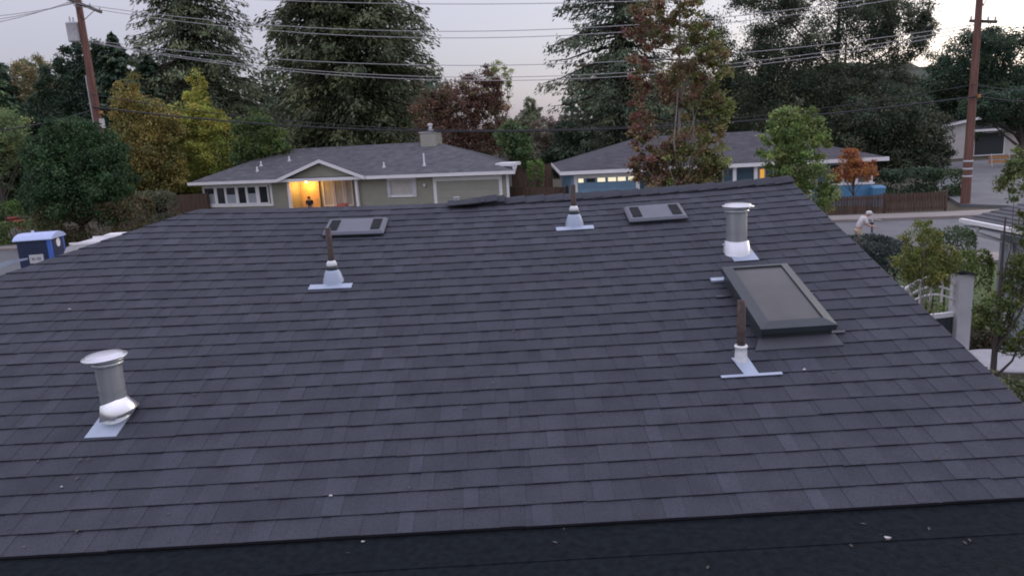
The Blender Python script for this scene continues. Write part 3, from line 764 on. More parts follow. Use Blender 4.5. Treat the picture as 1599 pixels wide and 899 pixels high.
def hedge(name, label, cat, loc, size, cols, seed, n=6000, leaf=0.10, rz=0.0, group=None, rough=.18, twigs=True, kind=None):
    """clipped or loose hedge: leaves in an uneven box-like volume around woody stems"""
    R = np.random.default_rng(seed); t = thing(name, label, cat, loc, rz, group)
    lx, ly, lz = size; u = R.uniform(-1, 1, (n, 3)); u = np.sign(u)*np.abs(u)**.55
    k = R.normal(0, 1, (40, 3)); ph = R.uniform(0, 6.28, 40)
    wob = np.sin(u @ (k[:12].T*2.2)+ph[:12]).mean(1)
    sup = (np.abs(u)**4).sum(1)**(-.25); u = u*np.minimum(1, sup)[:, None]*(1+rough*wob*1.6)[:, None]
    P = u*np.array([lx/2, ly/2, lz/2])+np.array([0, 0, lz/2])+R.normal(0, .02, (n, 3)); P[:, 2] = np.maximum(P[:, 2], .02)
    base = palette(R, n, cols, dv=.2)*(1+.35*wob)[:, None]
    V, Fq, cl = leaves(P, None, leaf*R.uniform(.6, 1.4, n), .6, np.clip(base, .003, .9), R, up=.7)
    put('foliage', np_mesh('foliage', V, Fq, cl, M['leaf']), t)
    mb = MB()
    for i in range(max(3, int(lx*2))):
        x = R.uniform(-.42, .42)*lx; mb.tube([(x, 0, -.03), (x+R.normal(0, .1), R.normal(0, .1), lz*.5), (x+R.normal(0, .2), R.normal(0, .2)*ly, lz*.85)], [.03, .02, .008], 5)
    tag(mb.build('stems', M['bark'], t), kind='stuff')
    return t

# ---------------------------------------------------------------- neighbouring houses
class Fr:
    """local frame of a house: x along its front eave, y away from the street, z up"""
    def __init__(s, A, B):
        s.o = Vector((A.x, A.y, 0)); d = (Vector((B.x, B.y, 0))-s.o); s.L = d.length; s.s = d.normalized()
        s.n = Vector((-s.s.y, s.s.x, 0)); s.rz = math.atan2(s.s.y, s.s.x)
    def p(s, px, py, y=0.0):
        P = at_plane(px, py, s.o+s.n*y, s.n)-s.o; return P.dot(s.s), P.z
    def x(s, px, py, y=0.0): return s.p(px, py, y)[0]
def lap_wall(mb, x0, x1, z0, z1, y, board=0.19):
    z = z0
    while z < z1-1e-4:
        t = min(z+board, z1)
        mb.quad((x0, y-.016, z), (x1, y-.016, z), (x1, y, t), (x0, y, t)); mb.quad((x0, y, z), (x1, y, z), (x1, y-.016, z), (x0, y-.016, z)); z = t
    return mb
def frame_ring(mb, x0, x1, z0, z1, w, y0, y1):
    mb.box(x0, x1, y0, y1, z0, z0+w); mb.box(x0, x1, y0, y1, z1-w, z1)
    mb.box(x0, x0+w, y0, y1, z0+w+.001, z1-w-.001); mb.box(x1-w, x1, y0, y1, z0+w+.001, z1-w-.001)
def window(t, x0, x1, z0, z1, y, pane='glass', fw=.06, fm='white', blind=0.0, label=None):
    w = MB(); w.box(x0+fw*.5, x1-fw*.5, y-.012, y-.004, z0+fw*.5, z1-fw*.5); o = w.build('window', M[pane], t)
    if label: o['label'] = label
    f = MB(); frame_ring(f, x0, x1, z0, z1, fw, y-.05, y-.0045); f.build('frame', M[fm], o)
    if blind: b = MB(); b.box(x0+fw, x1-fw, y-.02, y-.0125, z0+fw, z0+(z1-z0)*blind); b.build('blind', M['blind'], o)
    return o
def hip_roof(t, L, D, ze, zr, mt, x0=0.0, inset=None, thick=.17, fascia='white', k=0.0):
    i = inset if inset is not None else D/2
    r = MB(); a, b, c, d = (x0, 0, ze), (x0+L, 0, ze), (x0+L-k*D, D, ze), (x0-k*D, D, ze); e, f = (x0+i-k*D/2, D/2, zr), (x0+L-i-k*D/2, D/2, zr)
    r.add([a, b, c, d, e, f], [(0, 1, 5, 4), (1, 2, 5), (2, 3, 4, 5), (3, 0, 4)]); ro = r.build('roof', mt, t)
    s = MB(); s.prism([(x0, 0, ze-thick-.006), (x0+L, 0, ze-thick-.006), (x0+L-k*D, D, ze-thick-.006), (x0-k*D, D, ze-thick-.006)], (0, 0, .004)); s.build('soffit', M['dullwhite'], ro)
    fb = MB(); z0_, z1_ = ze-thick, ze+.02
    fb.box(x0-.02, x0+L+.02, -.03, -.002, z0_, z1_); fb.box(x0-.02-k*D, x0+L+.02-k*D, D+.002, D+.03, z0_, z1_)
    fb.prism([(x0-.03, -.0015, z0_), (x0-.002, -.0015, z0_), (x0-.002-k*D, D+.0015, z0_), (x0-.03-k*D, D+.0015, z0_)], (0, 0, z1_-z0_)); fb.prism([(x0+L+.002, -.0015, z0_), (x0+L+.03, -.0015, z0_), (x0+L+.03-k*D, D+.0015, z0_), (x0+L+.002-k*D, D+.0015, z0_)], (0, 0, z1_-z0_)); fb.build('fascia', M[fascia], ro)
    return ro
def pipe_vent(t, x, y, z, h, r=.05):
    m_ = MB(); m_.lathe([(r*2.4, -.05), (r*2.2, .03), (r*1.1, .12), (r, .12), (r, h), (0.001, h)], 10, (x, y, z)); m_.build('roof_pipe', M['dullwhite'], t)

# ---- olive grey ranch house
ZE1 = 2.6; A = at_z(293, 286, ZE1); B = at_z(803, 267, ZE1); F1 = Fr(A, B); D1 = 11.4; ZR1 = 4.42
h1 = thing('ranch_house', 'olive grey ranch house with white trim, grey hip roof and glowing porch', 'house', F1.o, F1.rz)
WY = 0.6                                           # wall plane behind the eave
K1 = .32; roof1 = hip_roof(h1, F1.L, D1, ZE1, ZR1, M['farroof'], k=K1)
def roof1z(y): return ZE1+(ZR1-ZE1)*y/(D1/2)
# second, slightly higher left roof bump of the cross wing
xa = F1.x(440, 281); xb = F1.x(566, 275)
xg0, _ = F1.p(433, 281, 0); xg1, _ = F1.p(570, 275, 0); xga, zga = F1.p(498, 250, -.1)
gb = (zga-ZE1)/((ZR1-ZE1)/(D1/2))
gr = MB(); gr.tri((xg0, -.12, ZE1), (xga, -.12, zga), (xga-K1*gb*.5, gb, zga)); gr.tri((xga, -.12, zga), (xg1, -.12, ZE1), (xga-K1*gb*.5, gb, zga))
gr.tri((xg0, -.12, ZE1), (xga-K1*gb*.5, gb, zga), (xg0, 0, ZE1)); gr.tri((xg1, -.12, ZE1), (xg1, 0, ZE1), (xga-K1*gb*.5, gb, zga))
gr.build('gable_roof', M['farroof'], h1)
rk = MB()
for (xs, xe) in ((xg0, xga), (xg1, xga)):
    a, b = Vector((xs, -.16, ZE1)), Vector((xe, -.16, zga)); dn = Vector((0, 0, -.17)); rk.prism([a+Vector((0, 0, .03)), b+Vector((0, 0, .03)), b+dn, a+dn], (0, .03, 0))
rk.build('rake_board', M['white'], h1)
zbm = F1.p(500, 279, 0.2)[1]
gf = MB(); gf.prism([(xg0+.45, .2, zbm), (xg1-.45, .2, zbm), (xg1-.40, .2, ZE1-.08), (xga, .2, zga-.12), (xg0+.40, .2, ZE1-.08)], (0, .05, 0)); gf.build('gable_face', M['olive'], h1)
# walls: left part, recessed porch, right part
xw0, xw1 = WY, F1.L-WY; xp0, xp1 = F1.x(450, 300, WY), F1.x(560, 300, WY); ZT = ZE1-.18
wl_ = MB(); lap_wall(wl_, xw0, xp0, .05, ZT, WY); lap_wall(wl_, xp1, xw1, .05, ZT, WY)
kb = K1*(D1-2*WY); wl_.quad((xw0, WY, .0), (xw0-kb, D1-WY, 0), (xw0-kb, D1-WY, ZT), (xw0, WY, ZT)); wl_.quad((xw1, WY, 0), (xw1-kb, D1-WY, 0), (xw1-kb, D1-WY, ZT), (xw1, WY, ZT))
wl_.quad((xw0-kb, D1-WY, 0), (xw1-kb, D1-WY, 0), (xw1-kb, D1-WY, ZT), (xw0-kb, D1-WY, ZT))
PY = WY+1.5
lap_wall(wl_, xp0, xp1, .05, ZT, PY); wl_.quad((xp0, WY, 0), (xp0, PY, 0), (xp0, PY, ZT), (xp0, WY, ZT)); wl_.quad((xp1, WY, 0), (xp1, PY, 0), (xp1, PY, ZT), (xp1, WY, ZT))
wl_.build('wall', M['olive'], h1)
pf = MB(); pf.box(xp0-.1, xp1+.1, .3, PY, 0, .16); pf.build('porch_floor', M['concrete'], h1)
cl_ = MB(); cl_.box(xp0-.05, xp1+.05, .26, PY+.1, ZT+.0, ZT+.03); cl_.build('porch_ceiling', M['dullwhite'], h1)
for px in (451, 557):
    c = F1.x(px, 300, .28); q = MB(); q.box(c-.085, c+.085, .26, .43, .16, ZT-.001); q.build('porch_post', M['white'], h1)
# window bank on the left
bx0, bz1 = F1.p(316, 289, WY); bx1, _ = F1.p(424, 286, WY); bz0 = F1.p(320, 324, WY)[1]
bz1 = min(bz1, ZT-.03)
fr = MB(); frame_ring(fr, bx0, bx1, bz0, bz1, .15, WY-.07, WY-.0165); fr.build('window_surround', M['white'], h1)
for a, b, bl in ((321, 335, .62), (341, 352, .0), (355, 368, .55), (374, 385, .0), (388, 400, .58), (407, 418, .0)):
    window(h1, F1.x(a-2.3, 305, WY), F1.x(b+2.3, 305, WY), bz0+.155, bz1-.155, WY-.02, fw=.08, blind=bl)
for k in (338, 353.5, 371, 386.5, 403.5):
    fl = MB(); c = F1.x(k, 305, WY); fl.box(c-.085, c+.085, WY-.075, WY-.017, bz0+.151, bz1-.151); fl.build('mullion', M['white'], h1)
# porch: lit door and triple window, lamp
dx0, dx1 = F1.x(466, 300, PY), F1.x(500, 300, PY)
dr = MB(); dr.box(dx0+.1, dx1-.1, PY-.06, PY-.0165, .16, 2.2); do = dr.build('front_door', M['doorwarm'], h1)
dt = MB(); frame_ring(dt, dx0, dx1, .17, 2.3, .09, PY-.09, PY-.061); dt.build('door_frame', M['doorwarm'], do)
kn = MB(); kn.lathe([(.02, -.03), (.035, 0), (.02, .03)], 8, (dx1-.25, PY-.1, 1.1)); kn.build('knob', M['galv'], do)
zt_ = F1.p(520, 280, PY)[1]; zl_ = F1.p(520, 322, PY)[1]
for a, b in ((505, 521), (522, 538), (539, 552)):
    window(h1, F1.x(a, 300, PY), F1.x(b, 300, PY), zl_, min(zt_, ZT-.05), PY-.016, pane='curtain', fw=.1)
lx, lz = F1.p(478, 283, PY-.35)
lm = MB(); lm.lathe([(.001, -.16), (.07, -.12), (.10, 0), (.08, .08), (.001, .1)], 12, (lx, PY-.35, lz)); lo = lm.build('porch_lamp', M['bulb'], h1)
lh = MB(); lh.tube([(lx, PY-.35, lz+.1), (lx, PY-.35, ZT)], .015, 6); lh.build('hanger', M['slate'], lo)
pl = bpy.data.lights.new('porch_light', 'POINT'); pl.energy = 75; pl.color = (1.0, .50, .12); pl.shadow_soft_size = .12
po = bpy.data.objects.new('porch_light', pl); COL.objects.link(po); po.parent = h1; po.location = (lx+.05, PY-.62, lz-.22)
# right part: window with shutters, wall lamp, garage door
wx0, wz1 = F1.p(604, 279, WY); wx1, wz0 = F1.p(652, 307, WY)
window(h1, wx0, wx1, wz0, min(wz1, ZT-.03), WY-.016, pane='curtain', fw=.12)
for a, b in ((604, 612), (643, 652)):
    q = MB(); xx0, xx1 = F1.x(a+1.5, 292, WY), F1.x(b-1.5, 292, WY)
    q.box(xx0, xx1, WY-.09, WY-.067, wz0+.06, wz1-.12); q.build('shutter', M['dullwhite'], h1)
q = MB(); wlx, wlz = F1.p(664, 289, WY); q.lathe([(.001, .1), (.07, .08), (.08, -.08), (.001, -.12)], 10, (wlx, WY-.12, wlz)); q.build('wall_lamp', M['white'], h1)
gx0, gz1 = F1.p(681, 281, WY); gx1, _ = F1.p(779, 280, WY); gz1 = 2.12
gd = MB()
for k in range(4): gd.box(gx0, gx1, WY-.03, WY-.0165, .06+k*(gz1-.06)/4, .06+(k+1)*(gz1-.06)/4-.02)
gdo = gd.build('garage_door', M['olive_door'], h1)
gt = MB(); gt.box(gx0-.2, gx0-.002, WY-.05, WY-.0165, .05, gz1+.24); gt.box(gx1+.002, gx1+.2, WY-.05, WY-.0165, .05, gz1+.24); gt.box(gx0-.0015, gx1+.0015, WY-.05, WY-.0165, gz1, gz1+.24); gt.build('garage_trim', M['white'], gdo)
cb = MB(); cb.box(xw1-.12, xw1+.03, WY-.04, WY-.0165, .05, ZT); cb.build('corner_board', M['white'], h1)
# chimney, roof pipes, patio cover at the right end
cx, _cz = F1.p(672, 228, D1/2-.6); ch = MB(); czb = roof1z(D1/2-.9); czt = F1.p(672, 207, D1/2)[1]
lap_wall(ch, cx-.55, cx+.55, czb-.2, czt, D1/2-.9, .16); ch.box(cx-.55, cx+.55, D1/2-.899, D1/2+.1, czb-.4, czt)
co = ch.build('chimney', M['olive_door'], roof1)
q = MB(); q.box(cx-.62, cx+.62, D1/2-.97, D1/2+.17, czt, czt+.06); q.lathe([(.22, .06), (.2, .16), (.11, .18), (.11, .42), (.17, .44), (.17, .56), (.001, .6)], 14, (cx, D1/2-.4, czt)); q.build('chimney_cap', M['dullwhite'], co)
for px, py, yy in ((408, 259, 2.6), (402, 268, 1.6), (452, 252, 3.3), (600, 264, 1.4), (663, 262, 1.4)):
    xx = F1.x(px, py, yy); pipe_vent(roof1, xx, yy, roof1z(yy), .32 if px != 663 else .75)
pc = MB(); cxx = F1.L; pc.box(cxx-1.5, cxx-.32, 1.0, 2.2, ZE1+.24, ZE1+.42); pco = pc.build('patio_cover', M['white'], h1)
pq = MB(); pq.box(cxx-.45, cxx-.35, 1.05, 1.15, ZE1+.02, ZE1+.239); pq.build('post', M['white'], pco)

# ---- blue house
ZE2 = 2.5; A = at_z(875, 269, ZE2); B = at_z(1388, 245.5, ZE2); F2 = Fr(A, B); D2 = 10.2; ZR2 = 4.05
h2 = thing('blue_house', 'blue house with white trim, dark hip roof and lit garage windows', 'house', F2.o, F2.rz)
K2 = .17; roof2 = hip_roof(h2, F2.L, D2, ZE2, ZR2, M['farroof2'], k=K2)
WY2 = .6; ZT2 = ZE2-.18; w0, w1 = .5, F2.L-.5
xpp0 = F2.x(1296, 275, WY2)                        # porch at the right end
xr0 = F2.x(999, 280, WY2)
w = MB(); lap_wall(w, w0, xr0, .05, ZT2, WY2); lap_wall(w, xr0, xpp0, .05, ZT2, WY2+1.2); lap_wall(w, xpp0, w1, .05, ZT2, WY2+2.6)
w.quad((xr0, WY2, 0), (xr0, WY2+1.2, 0), (xr0, WY2+1.2, ZT2), (xr0, WY2, ZT2))
kb = K2*(D2-1.2)
for xx in (w0, w1): w.quad((xx, WY2 if xx == w0 else WY2+2.6, 0), (xx-kb, D2-.6, 0), (xx-kb, D2-.6, ZT2), (xx, WY2 if xx == w0 else WY2+2.6, ZT2))
w.quad((xpp0, WY2+1.2, 0), (xpp0, WY2+2.6, 0), (xpp0, WY2+2.6, ZT2), (xpp0, WY2+1.2, ZT2)); w.quad((w0-kb, D2-.6, 0), (w1-kb, D2-.6, 0), (w1-kb, D2-.6, ZT2), (w0-kb, D2-.6, ZT2))
w.build('wall', M['blue'], h2)
gx0, _ = F2.p(902, 285, WY2); gx1, _ = F2.p(993, 285, WY2); gz1 = 2.06
gd = MB(); 
for k in range(4): gd.box(gx0, gx1, WY2-.03, WY2-.0165, .06+k*(gz1-.06)/4, .06+(k+1)*(gz1-.06)/4-.015)
gdo = gd.build('garage_door', M['blue'], h2)
gt = MB(); gt.box(gx0-.2, gx0-.002, WY2-.05, WY2-.0165, .05, gz1+.2); gt.box(gx1+.002, gx1+.2, WY2-.05, WY2-.0165, .05, gz1+.2); gt.box(gx0-.0015, gx1+.0015, WY2-.05, WY2-.0165, gz1, gz1+.2); gt.build('garage_trim', M['white'], gdo)
for a, b in ((903, 911), (916, 929), (933, 945), (949.5, 962), (964.5, 977), (981, 992)):
    q = MB(); xa_, xb_ = F2.x(a, 279, WY2), F2.x(b, 279, WY2); zc = F2.p(950, 279, WY2)[1]
    q.box(xa_, xb_, WY2-.036, WY2-.031, zc-.15, zc+.15); q.build('door_light', M['glass' if a == 916 else 'lit'], gdo)
for px in (1147, 1180, 1265):
    q = MB(); c = F2.x(px, 270, .3); q.box(c-.09, c+.09, .22, .4, .05, ZT2); q.build('porch_post', M['white'], h2)
for (a, b, pn) in ((1080, 1130, 'glass'), (1184, 1196, 'litorange'), (1206, 1250, 'curtain'), (1262, 1277, 'curtain')):
    xa_, xb_ = F2.x(a, 268, WY2+1.2), F2.x(b, 268, WY2+1.2); window(h2, xa_, xb_, .95, 2.15, WY2+1.184, pane=pn, fw=.09)
window(h2, xpp0+.5, xpp0+1.5, .9, 2.1, WY2+2.584, pane='glass', fw=.09)
for px in (1316, 1337, 1360):
    q = MB(); c = F2.x(px, 268, .45); q.box(c-.075, c+.075, .36, .52, .95, ZT2); q.build('porch_post', M['white'], h2)
zrail = F2.p(1336, 286.5, .4)[1]; xx0, xx1 = F2.x(1300, 290, .4), F2.x(1363, 290, .4)
q = MB(); q.box(xx0, xx1, .34, .54, .05, zrail-.06); q.build('porch_wall', M['blue2'], h2)
q = MB(); q.box(xx0-.05, xx1+.05, .30, .58, zrail-.059, zrail+.03); q.build('porch_rail', M['white'], h2)
P = F2.o+F2.s*F2.x(1370, 300, -.2)+F2.n*(-.2)
bn = thing('wheelie_bin', 'blue plastic bin beside the blue porch wall', 'bin', (P.x, P.y, 0), F2.rz)
q = MB(); q.add([(-.24, -.26, .06), (.24, -.26, .06), (.24, .26, .06), (-.24, .26, .06), (-.3, -.34, 1.0), (.3, -.34, 1.0), (.3, .34, 1.0), (-.3, .34, 1.0)], [(3, 2, 1, 0), (0, 1, 5, 4), (1, 2, 6, 5), (2, 3, 7, 6), (3, 0, 4, 7)]); q.build('body', M['blue2'], bn)
q = MB(); q.add([(-.32, -.37, 1.0), (.32, -.37, 1.0), (.32, .36, 1.0), (-.32, .36, 1.0), (-.28, -.3, 1.08), (.28, -.3, 1.08), (.28, .36, 1.1), (-.28, .36, 1.1)], [(0, 1, 5, 4), (1, 2, 6, 5), (2, 3, 7, 6), (3, 0, 4, 7), (4, 5, 6, 7)]); q.build('lid', M['blue2'], bn)
for s in (-1, 1): q = MB(); q.tube([(s*.2, .26, .1), (s*.28, .26, .1)], .1, 12); q.build('wheel', M['rubber'], bn)

# ---- cream house beyond the side road
A = at_z(1418, 216, 2.6); B = at_z(1512, 200.5, 2.6); 
A = Vector((A.x, A.y, 0)); dirw = Vector((1, -.08, 0)).normalized(); A = at_z(1425, 206, 2.65); F3 = Fr(A, A+dirw*10)
h3 = thing('cream_house', 'cream walled house with white eaves behind the side road', 'house', F3.o, F3.rz)
q = MB(); lg = 5.6
q.box(.4, lg, .4, 8, 0, 2.5); zg = 3.5
q.prism([(.4, .4, 2.5), (lg, .4, 2.5), (lg, .4, zg-.1)], (0, 7.6, 0))
q.box(lg+.001, lg+5.0, 2.2, 8.2, 0, 2.45); q.build('wall', M['cream'], h3)
q = MB(); q.prism([(0, 0, 2.58), (lg+.3, 0, zg+.12), (lg+.3, 0, zg-.06), (0, 0, 2.40)], (0, 8.6, 0)); ro = q.build('roof', M['farroof'], h3)
q = MB(); q.prism([(0, -.03, 2.62), (lg+.35, -.03, zg+.18), (lg+.35, -.03, zg-.04), (0, -.03, 2.40)], (0, .025, 0)); q.build('fascia', M['white'], ro)
q = MB(); q.prism([(lg+.01, 1.2, 2.45), (lg+.01, 5, 3.6), (lg+.01, 8.6, 2.45)], (6.0, 0, 0)); ro = q.build('roof', M['farroof'], h3)
q = MB(); q.box(lg+.02, lg+6.1, 1.15, 1.19, 2.3, 2.5); q.build('fascia', M['white'], ro)
q = MB(); q.box(lg+1.0, lg+3.6, 2.17, 2.195, .1, 2.1); go = q.build('garage_opening', M['ventdark'], h3)
q = MB(); frame_ring(q, lg+.9, lg+3.7, .02, 2.2, .1, 2.14, 2.169); q.build('frame', M['white'], go)
window(h3, 1.4, 2.4, 1.2, 1.9, .395, fw=.08)
P = at_z(1560, 263); ba = thing('orange_barrier', 'orange barrier board by the dark garage of the cream house', 'barrier', (P.x, P.y, 0.12), -.2)
for zz in (.3, .62): q = MB(); q.box(-.75, .75, -.03, .03, zz, zz+.2); q.build('board', M['orange'], ba)
for s in (-1, 1):
    for d in (-.3, .3): q = MB(); q.tube([(s*.6, 0, 1.0), (s*.6, d, 0)], .025, 6); q.build('leg', M['dullwhite'], ba)

# ---- house at the far left, half hidden by trees
A = at_z(-170, 284, 2.7); B = at_z(34, 277, 2.7); F4 = Fr(A, B)
h4 = thing('grey_house', 'pale grey house with grey roof mostly hidden behind the round green tree', 'house', F4.o, F4.rz)
hip_roof(h4, F4.L, 8.5, 2.7, 4.4, M['farroof'], inset=3.0, fascia='dullwhite')
q = MB(); lap_wall(q, .5, F4.L-.3, 0, 2.5, .6); q.box(.5, F4.L-.3, .601, 8, 0, 2.5); q.build('wall', M['paleblue'], h4)
window(h4, F4.L-2.2, F4.L-1.3, 1.0, 2.0, .584, fw=.08)
q = MB(); xq = F4.x(42, 300, -1.2); q.prism([(xq-1.3, -1.2, 0), (xq+.35, -1.2, 0), (xq+.35, -1.2, .75), (xq-1.3, -1.2, 1.55)], (0, .15, 0)); q.build('garden_wall', M['dullwhite'], h4)

# ---- neighbour to the right of our roof
A = at_z(1505, 343, 2.6); B = at_z(1562, 354, 2.6); d = Vector((B.x-A.x, B.y-A.y, 0)); F5 = Fr(A, Vector((A.x, A.y, 0))+d.normalized()*7.0)
h5 = thing('grey_blue_house', 'pale grey blue house corner with shingled roof and white gutter edge', 'house', F5.o, F5.rz)
q = MB(); q.add([(0, 0, 2.62), (7, 0, 2.62), (7, 4, 3.75), (1.2, 4, 3.75), (0, 8, 2.62), (7, 8, 2.62)], [(0, 1, 2, 3), (0, 3, 4), (3, 2, 5, 4)]); ro = q.build('roof', M['farroof'], h5)
q = MB()
for k in range(26):                                # raised courses of the near slope
    f0 = k/26; f1 = (k+1)/26; y0, y1 = 4*f0, 4*f1; z0_, z1_ = 2.62+1.13*f0, 2.62+1.13*f1; xx = 1.2*f0
    q.quad((xx, y0, z0_+.022), (7, y0, z0_+.022), (7, y1, z1_+.004), (1.2*f1, y1, z1_+.004)); q.quad((xx, y0, z0_), (7, y0, z0_), (7, y0, z0_+.022), (xx, y0, z0_+.022))
tag(q.build('shingle_courses', M['farroof'], ro), kind='stuff')
q = MB(); q.box(-.02, 7, -.09, -.002, 2.55, 2.63); q.build('gutter', M['white'], ro)
q = MB(); q.box(.45, 6.8, .5, 7.5, 0, 2.46); q.box(.0, 7, 0, 8, 2.461, 2.495); q.build('wall', M['paleblue'], h5)
q = MB(); q.tube([(.55, -.05, 2.5), (.55, -.05, 2.38), (.9, .42, 2.2), (.9, .44, .1)], .045, 8); q.build('downspout', M['dullwhite'], h5)
window(h5, 2.2, 3.4, .9, 2.1, .484, fw=.08)

# ---------------------------------------------------------------- fences
def fence(name, label, p, q, h, pw=.14, gap=.012, seed=0, mt='timber'):
    p, q = Vector((p.x, p.y, 0)), Vector((q.x, q.y, 0)); L = (q-p).length; rz = math.atan2(q.y-p.y, q.x-p.x)
    t = thing(name, label, 'fence', p, rz); R = random.Random(seed)
    n = int(L/(pw+gap)); b = MB()
    for i in range(n):
        x = i*(pw+gap); hh = h+R.uniform(-.02, .02); yy = R.uniform(-.006, .006); b.box(x, x+pw, yy, yy+.022, .04, hh)
    tag(b.build('board_row', M[mt], t), kind='stuff')
    k = max(2, int(L/2.2)+1)
    for i in range(k): c = MB(); x = L*i/(k-1); c.box(x-.05, x+.05, .075, .175, 0, h+.06); c.build('post', M[mt], t)
    for zz in (h*.2, h*.82): c = MB(); c.box(0, L, .031, .0745, zz-.04, zz+.04); c.build('rail', M[mt], t)
    return t
def drop(px, py, y): P = at_y(px, py, y); return Vector((P.x, P.y, 0))
fence('plank_fence', 'low brown picket fence along the pavement before the blue house', at_z(1286, 338), at_z(1478, 329), .92, pw=.10, gap=.03, seed=1)
fence('plank_fence', 'brown plank fence joining the left end of the olive house', drop(258, 305, 51.5), drop(323, 305, 51), 1.85, seed=2)
fence('plank_fence', 'dark brown plank fence closing the gap between the two houses', drop(796, 290, 45.5), drop(884, 290, 43.5), 1.5, seed=3)
fence('plank_fence', 'tall brown plank fence behind the gap fence', drop(800, 262, 52.5), drop(862, 262, 53.5), 2.4, seed=4)

# ---------------------------------------------------------------- utility poles and wires
PLB = drop(160, 230, 43.0); PRB = at_z(1507, 318, .1)
Pl = Vector((PLB.x, PLB.y, 0)); Pr = Vector((PRB.x, PRB.y, 0))
wn_ = (Pr-Pl).cross(Vector((0, 0, 1))).normalized()
def on_wires(px, py): return at_plane(px, py, Pl, wn_)
along = (Pr-Pl).normalized(); side = Vector((-along.y, along.x, 0))
def utility_pole(base, label, top, r, arms, fit):
    t = thing('utility_pole', label, 'pole', base, math.atan2(side.y, side.x))
    mb = MB(); n = 10; mb.tube([(0, 0, -.1+(top+.1)*i/(n-1)) for i in range(n)], [r*(1.08-.42*i/(n-1)) for i in range(n)], 14); mb.build('shaft', M['pole'], t)
    for z, w, tl in arms:
        a = MB(); a.box(-w/2, w/2, -.06-r, .05-r, z-.07, z+.07, M=Matrix.Translation((0, 0, z)) @ Matrix.Rotation(tl, 4, 'Y') @ Matrix.Translation((0, 0, -z))); ao = a.build('crossarm', M['polearm'], t)
        for k in (-.46, -.2, .2, .46):
            c = MB(); c.lathe([(.02, 0), (.05, .04), (.035, .08), (.055, .11), (.03, .16), (.001, .17)], 8, (k*w, -r, z+.07-k*w*math.sin(tl))); c.build('insulator', M['dullwhite'], ao)
        for s in (-1, 1):
            c = MB(); c.tube([(s*w*.3, -r-.02, z-.05-s*w*.3*math.sin(tl)), (0, -r*.9, z-.75)], .02, 5); c.build('brace', M['polearm'], ao)
    fit(t, r); return t
zL = on_wires(127, 8).z; zLb = on_wires(126, 50).z; zLc = on_wires(152, 170).z
def fitL(t, r):
    c = MB(); c.lathe([(.001, -.55), (.30, -.52), (.32, -.45), (.32, .40), (.34, .42), (.30, .5), (.001, .55)], 18, (-.15, .46, zLb)); tk = c.build('transformer', M['tank'], t)
    for s in (-.14, .14): c = MB(); c.lathe([(.03, .5), (.05, .58), (.03, .66), (.05, .72), (.001, .8)], 8, (-.15+s, .46, zLb)); c.build('bushing', M['dullwhite'], tk)
    c = MB(); c.box(-.16, .16, -r-.03, -r*.7, zLc-1.05, zLc-.55); c.build('notice_plate', M['dullwhite'], t)
    c = MB(); c.box(-.10, .14, -r-.05, -r*.7, zLc-.28, zLc-.12); c.build('marker_plate', M['orange'], t)
    c = MB(); c.tube([(-.06, r*.95+.03, 1.5), (-.06, r*.9+.03, zLc+1.8)], .035, 6); c.build('conduit', M['dullwhite'], t)
    c = MB(); c.box(-.05, .05, -r-.12, -r*.8, zLc-.04, zLc+.08); c.build('cable_clamp', M['cable'], t)
utility_pole(Pl, 'wooden utility pole with transformer rising behind the round green tree', zL+1.6, .24, [(zL, 3.0, .12), (zL+1.25, 2.4, .05)], fitL)
zR = on_wires(1531, 34).z; zRc = on_wires(1521, 149).z
def fitR(t, r):
    for k, zz in enumerate((2.15, 1.78, 1.42)): c = MB(); c.lathe([(r*1.06, zz), (r*1.075, zz+.01), (r*1.07, zz+.07), (r*1.05, zz+.08)], 14); c.build('reflector_band', M['dullwhite'], t)
    c = MB(); c.box(-.3, -.08, -r-.03, -r*.6, zRc-.12, zRc+.02); c.build('marker_plate', M['orange'], t)
    c = MB(); c.tube([(0, -r, zRc), (.0, -r-.8, zRc+.1)], .03, 6); c.build('cable_arm', M['polearm'], t)
utility_pole(Pr, 'wooden utility pole with three pale bands beside the side road', zR+2.2, .21, [(zR, 2.6, -.14), (zR+1.45, 2.0, -.1)], fitR)
def line_fit(pts, r, name, label, mt, group=None, ext=None):
    P = [on_wires(*p) for p in pts]; u = np.array([(p-Pl).dot(along) for p in P]); z = np.array([p.z for p in P])
    k = np.polyfit(u, z, 2); Lw = (Pr-Pl).length
    u0, u1 = (0, Lw) if ext is None else ext
    us = np.linspace(u0, u1, 40); off = line_fit.off; line_fit.off = off*-1.0 if off else .15
    path = [Pl+along*float(a)+side*line_fit.o+Vector((0, 0, float(np.polyval(k, a)))) for a in us]
    o = MB(); base = path[0].copy(); o.tube([p-base for p in path], r, 6); ob = o.build(name, M[mt]); ob.location = base
    tag(ob, label, 'wire', group); return ob
line_fit.off = .15
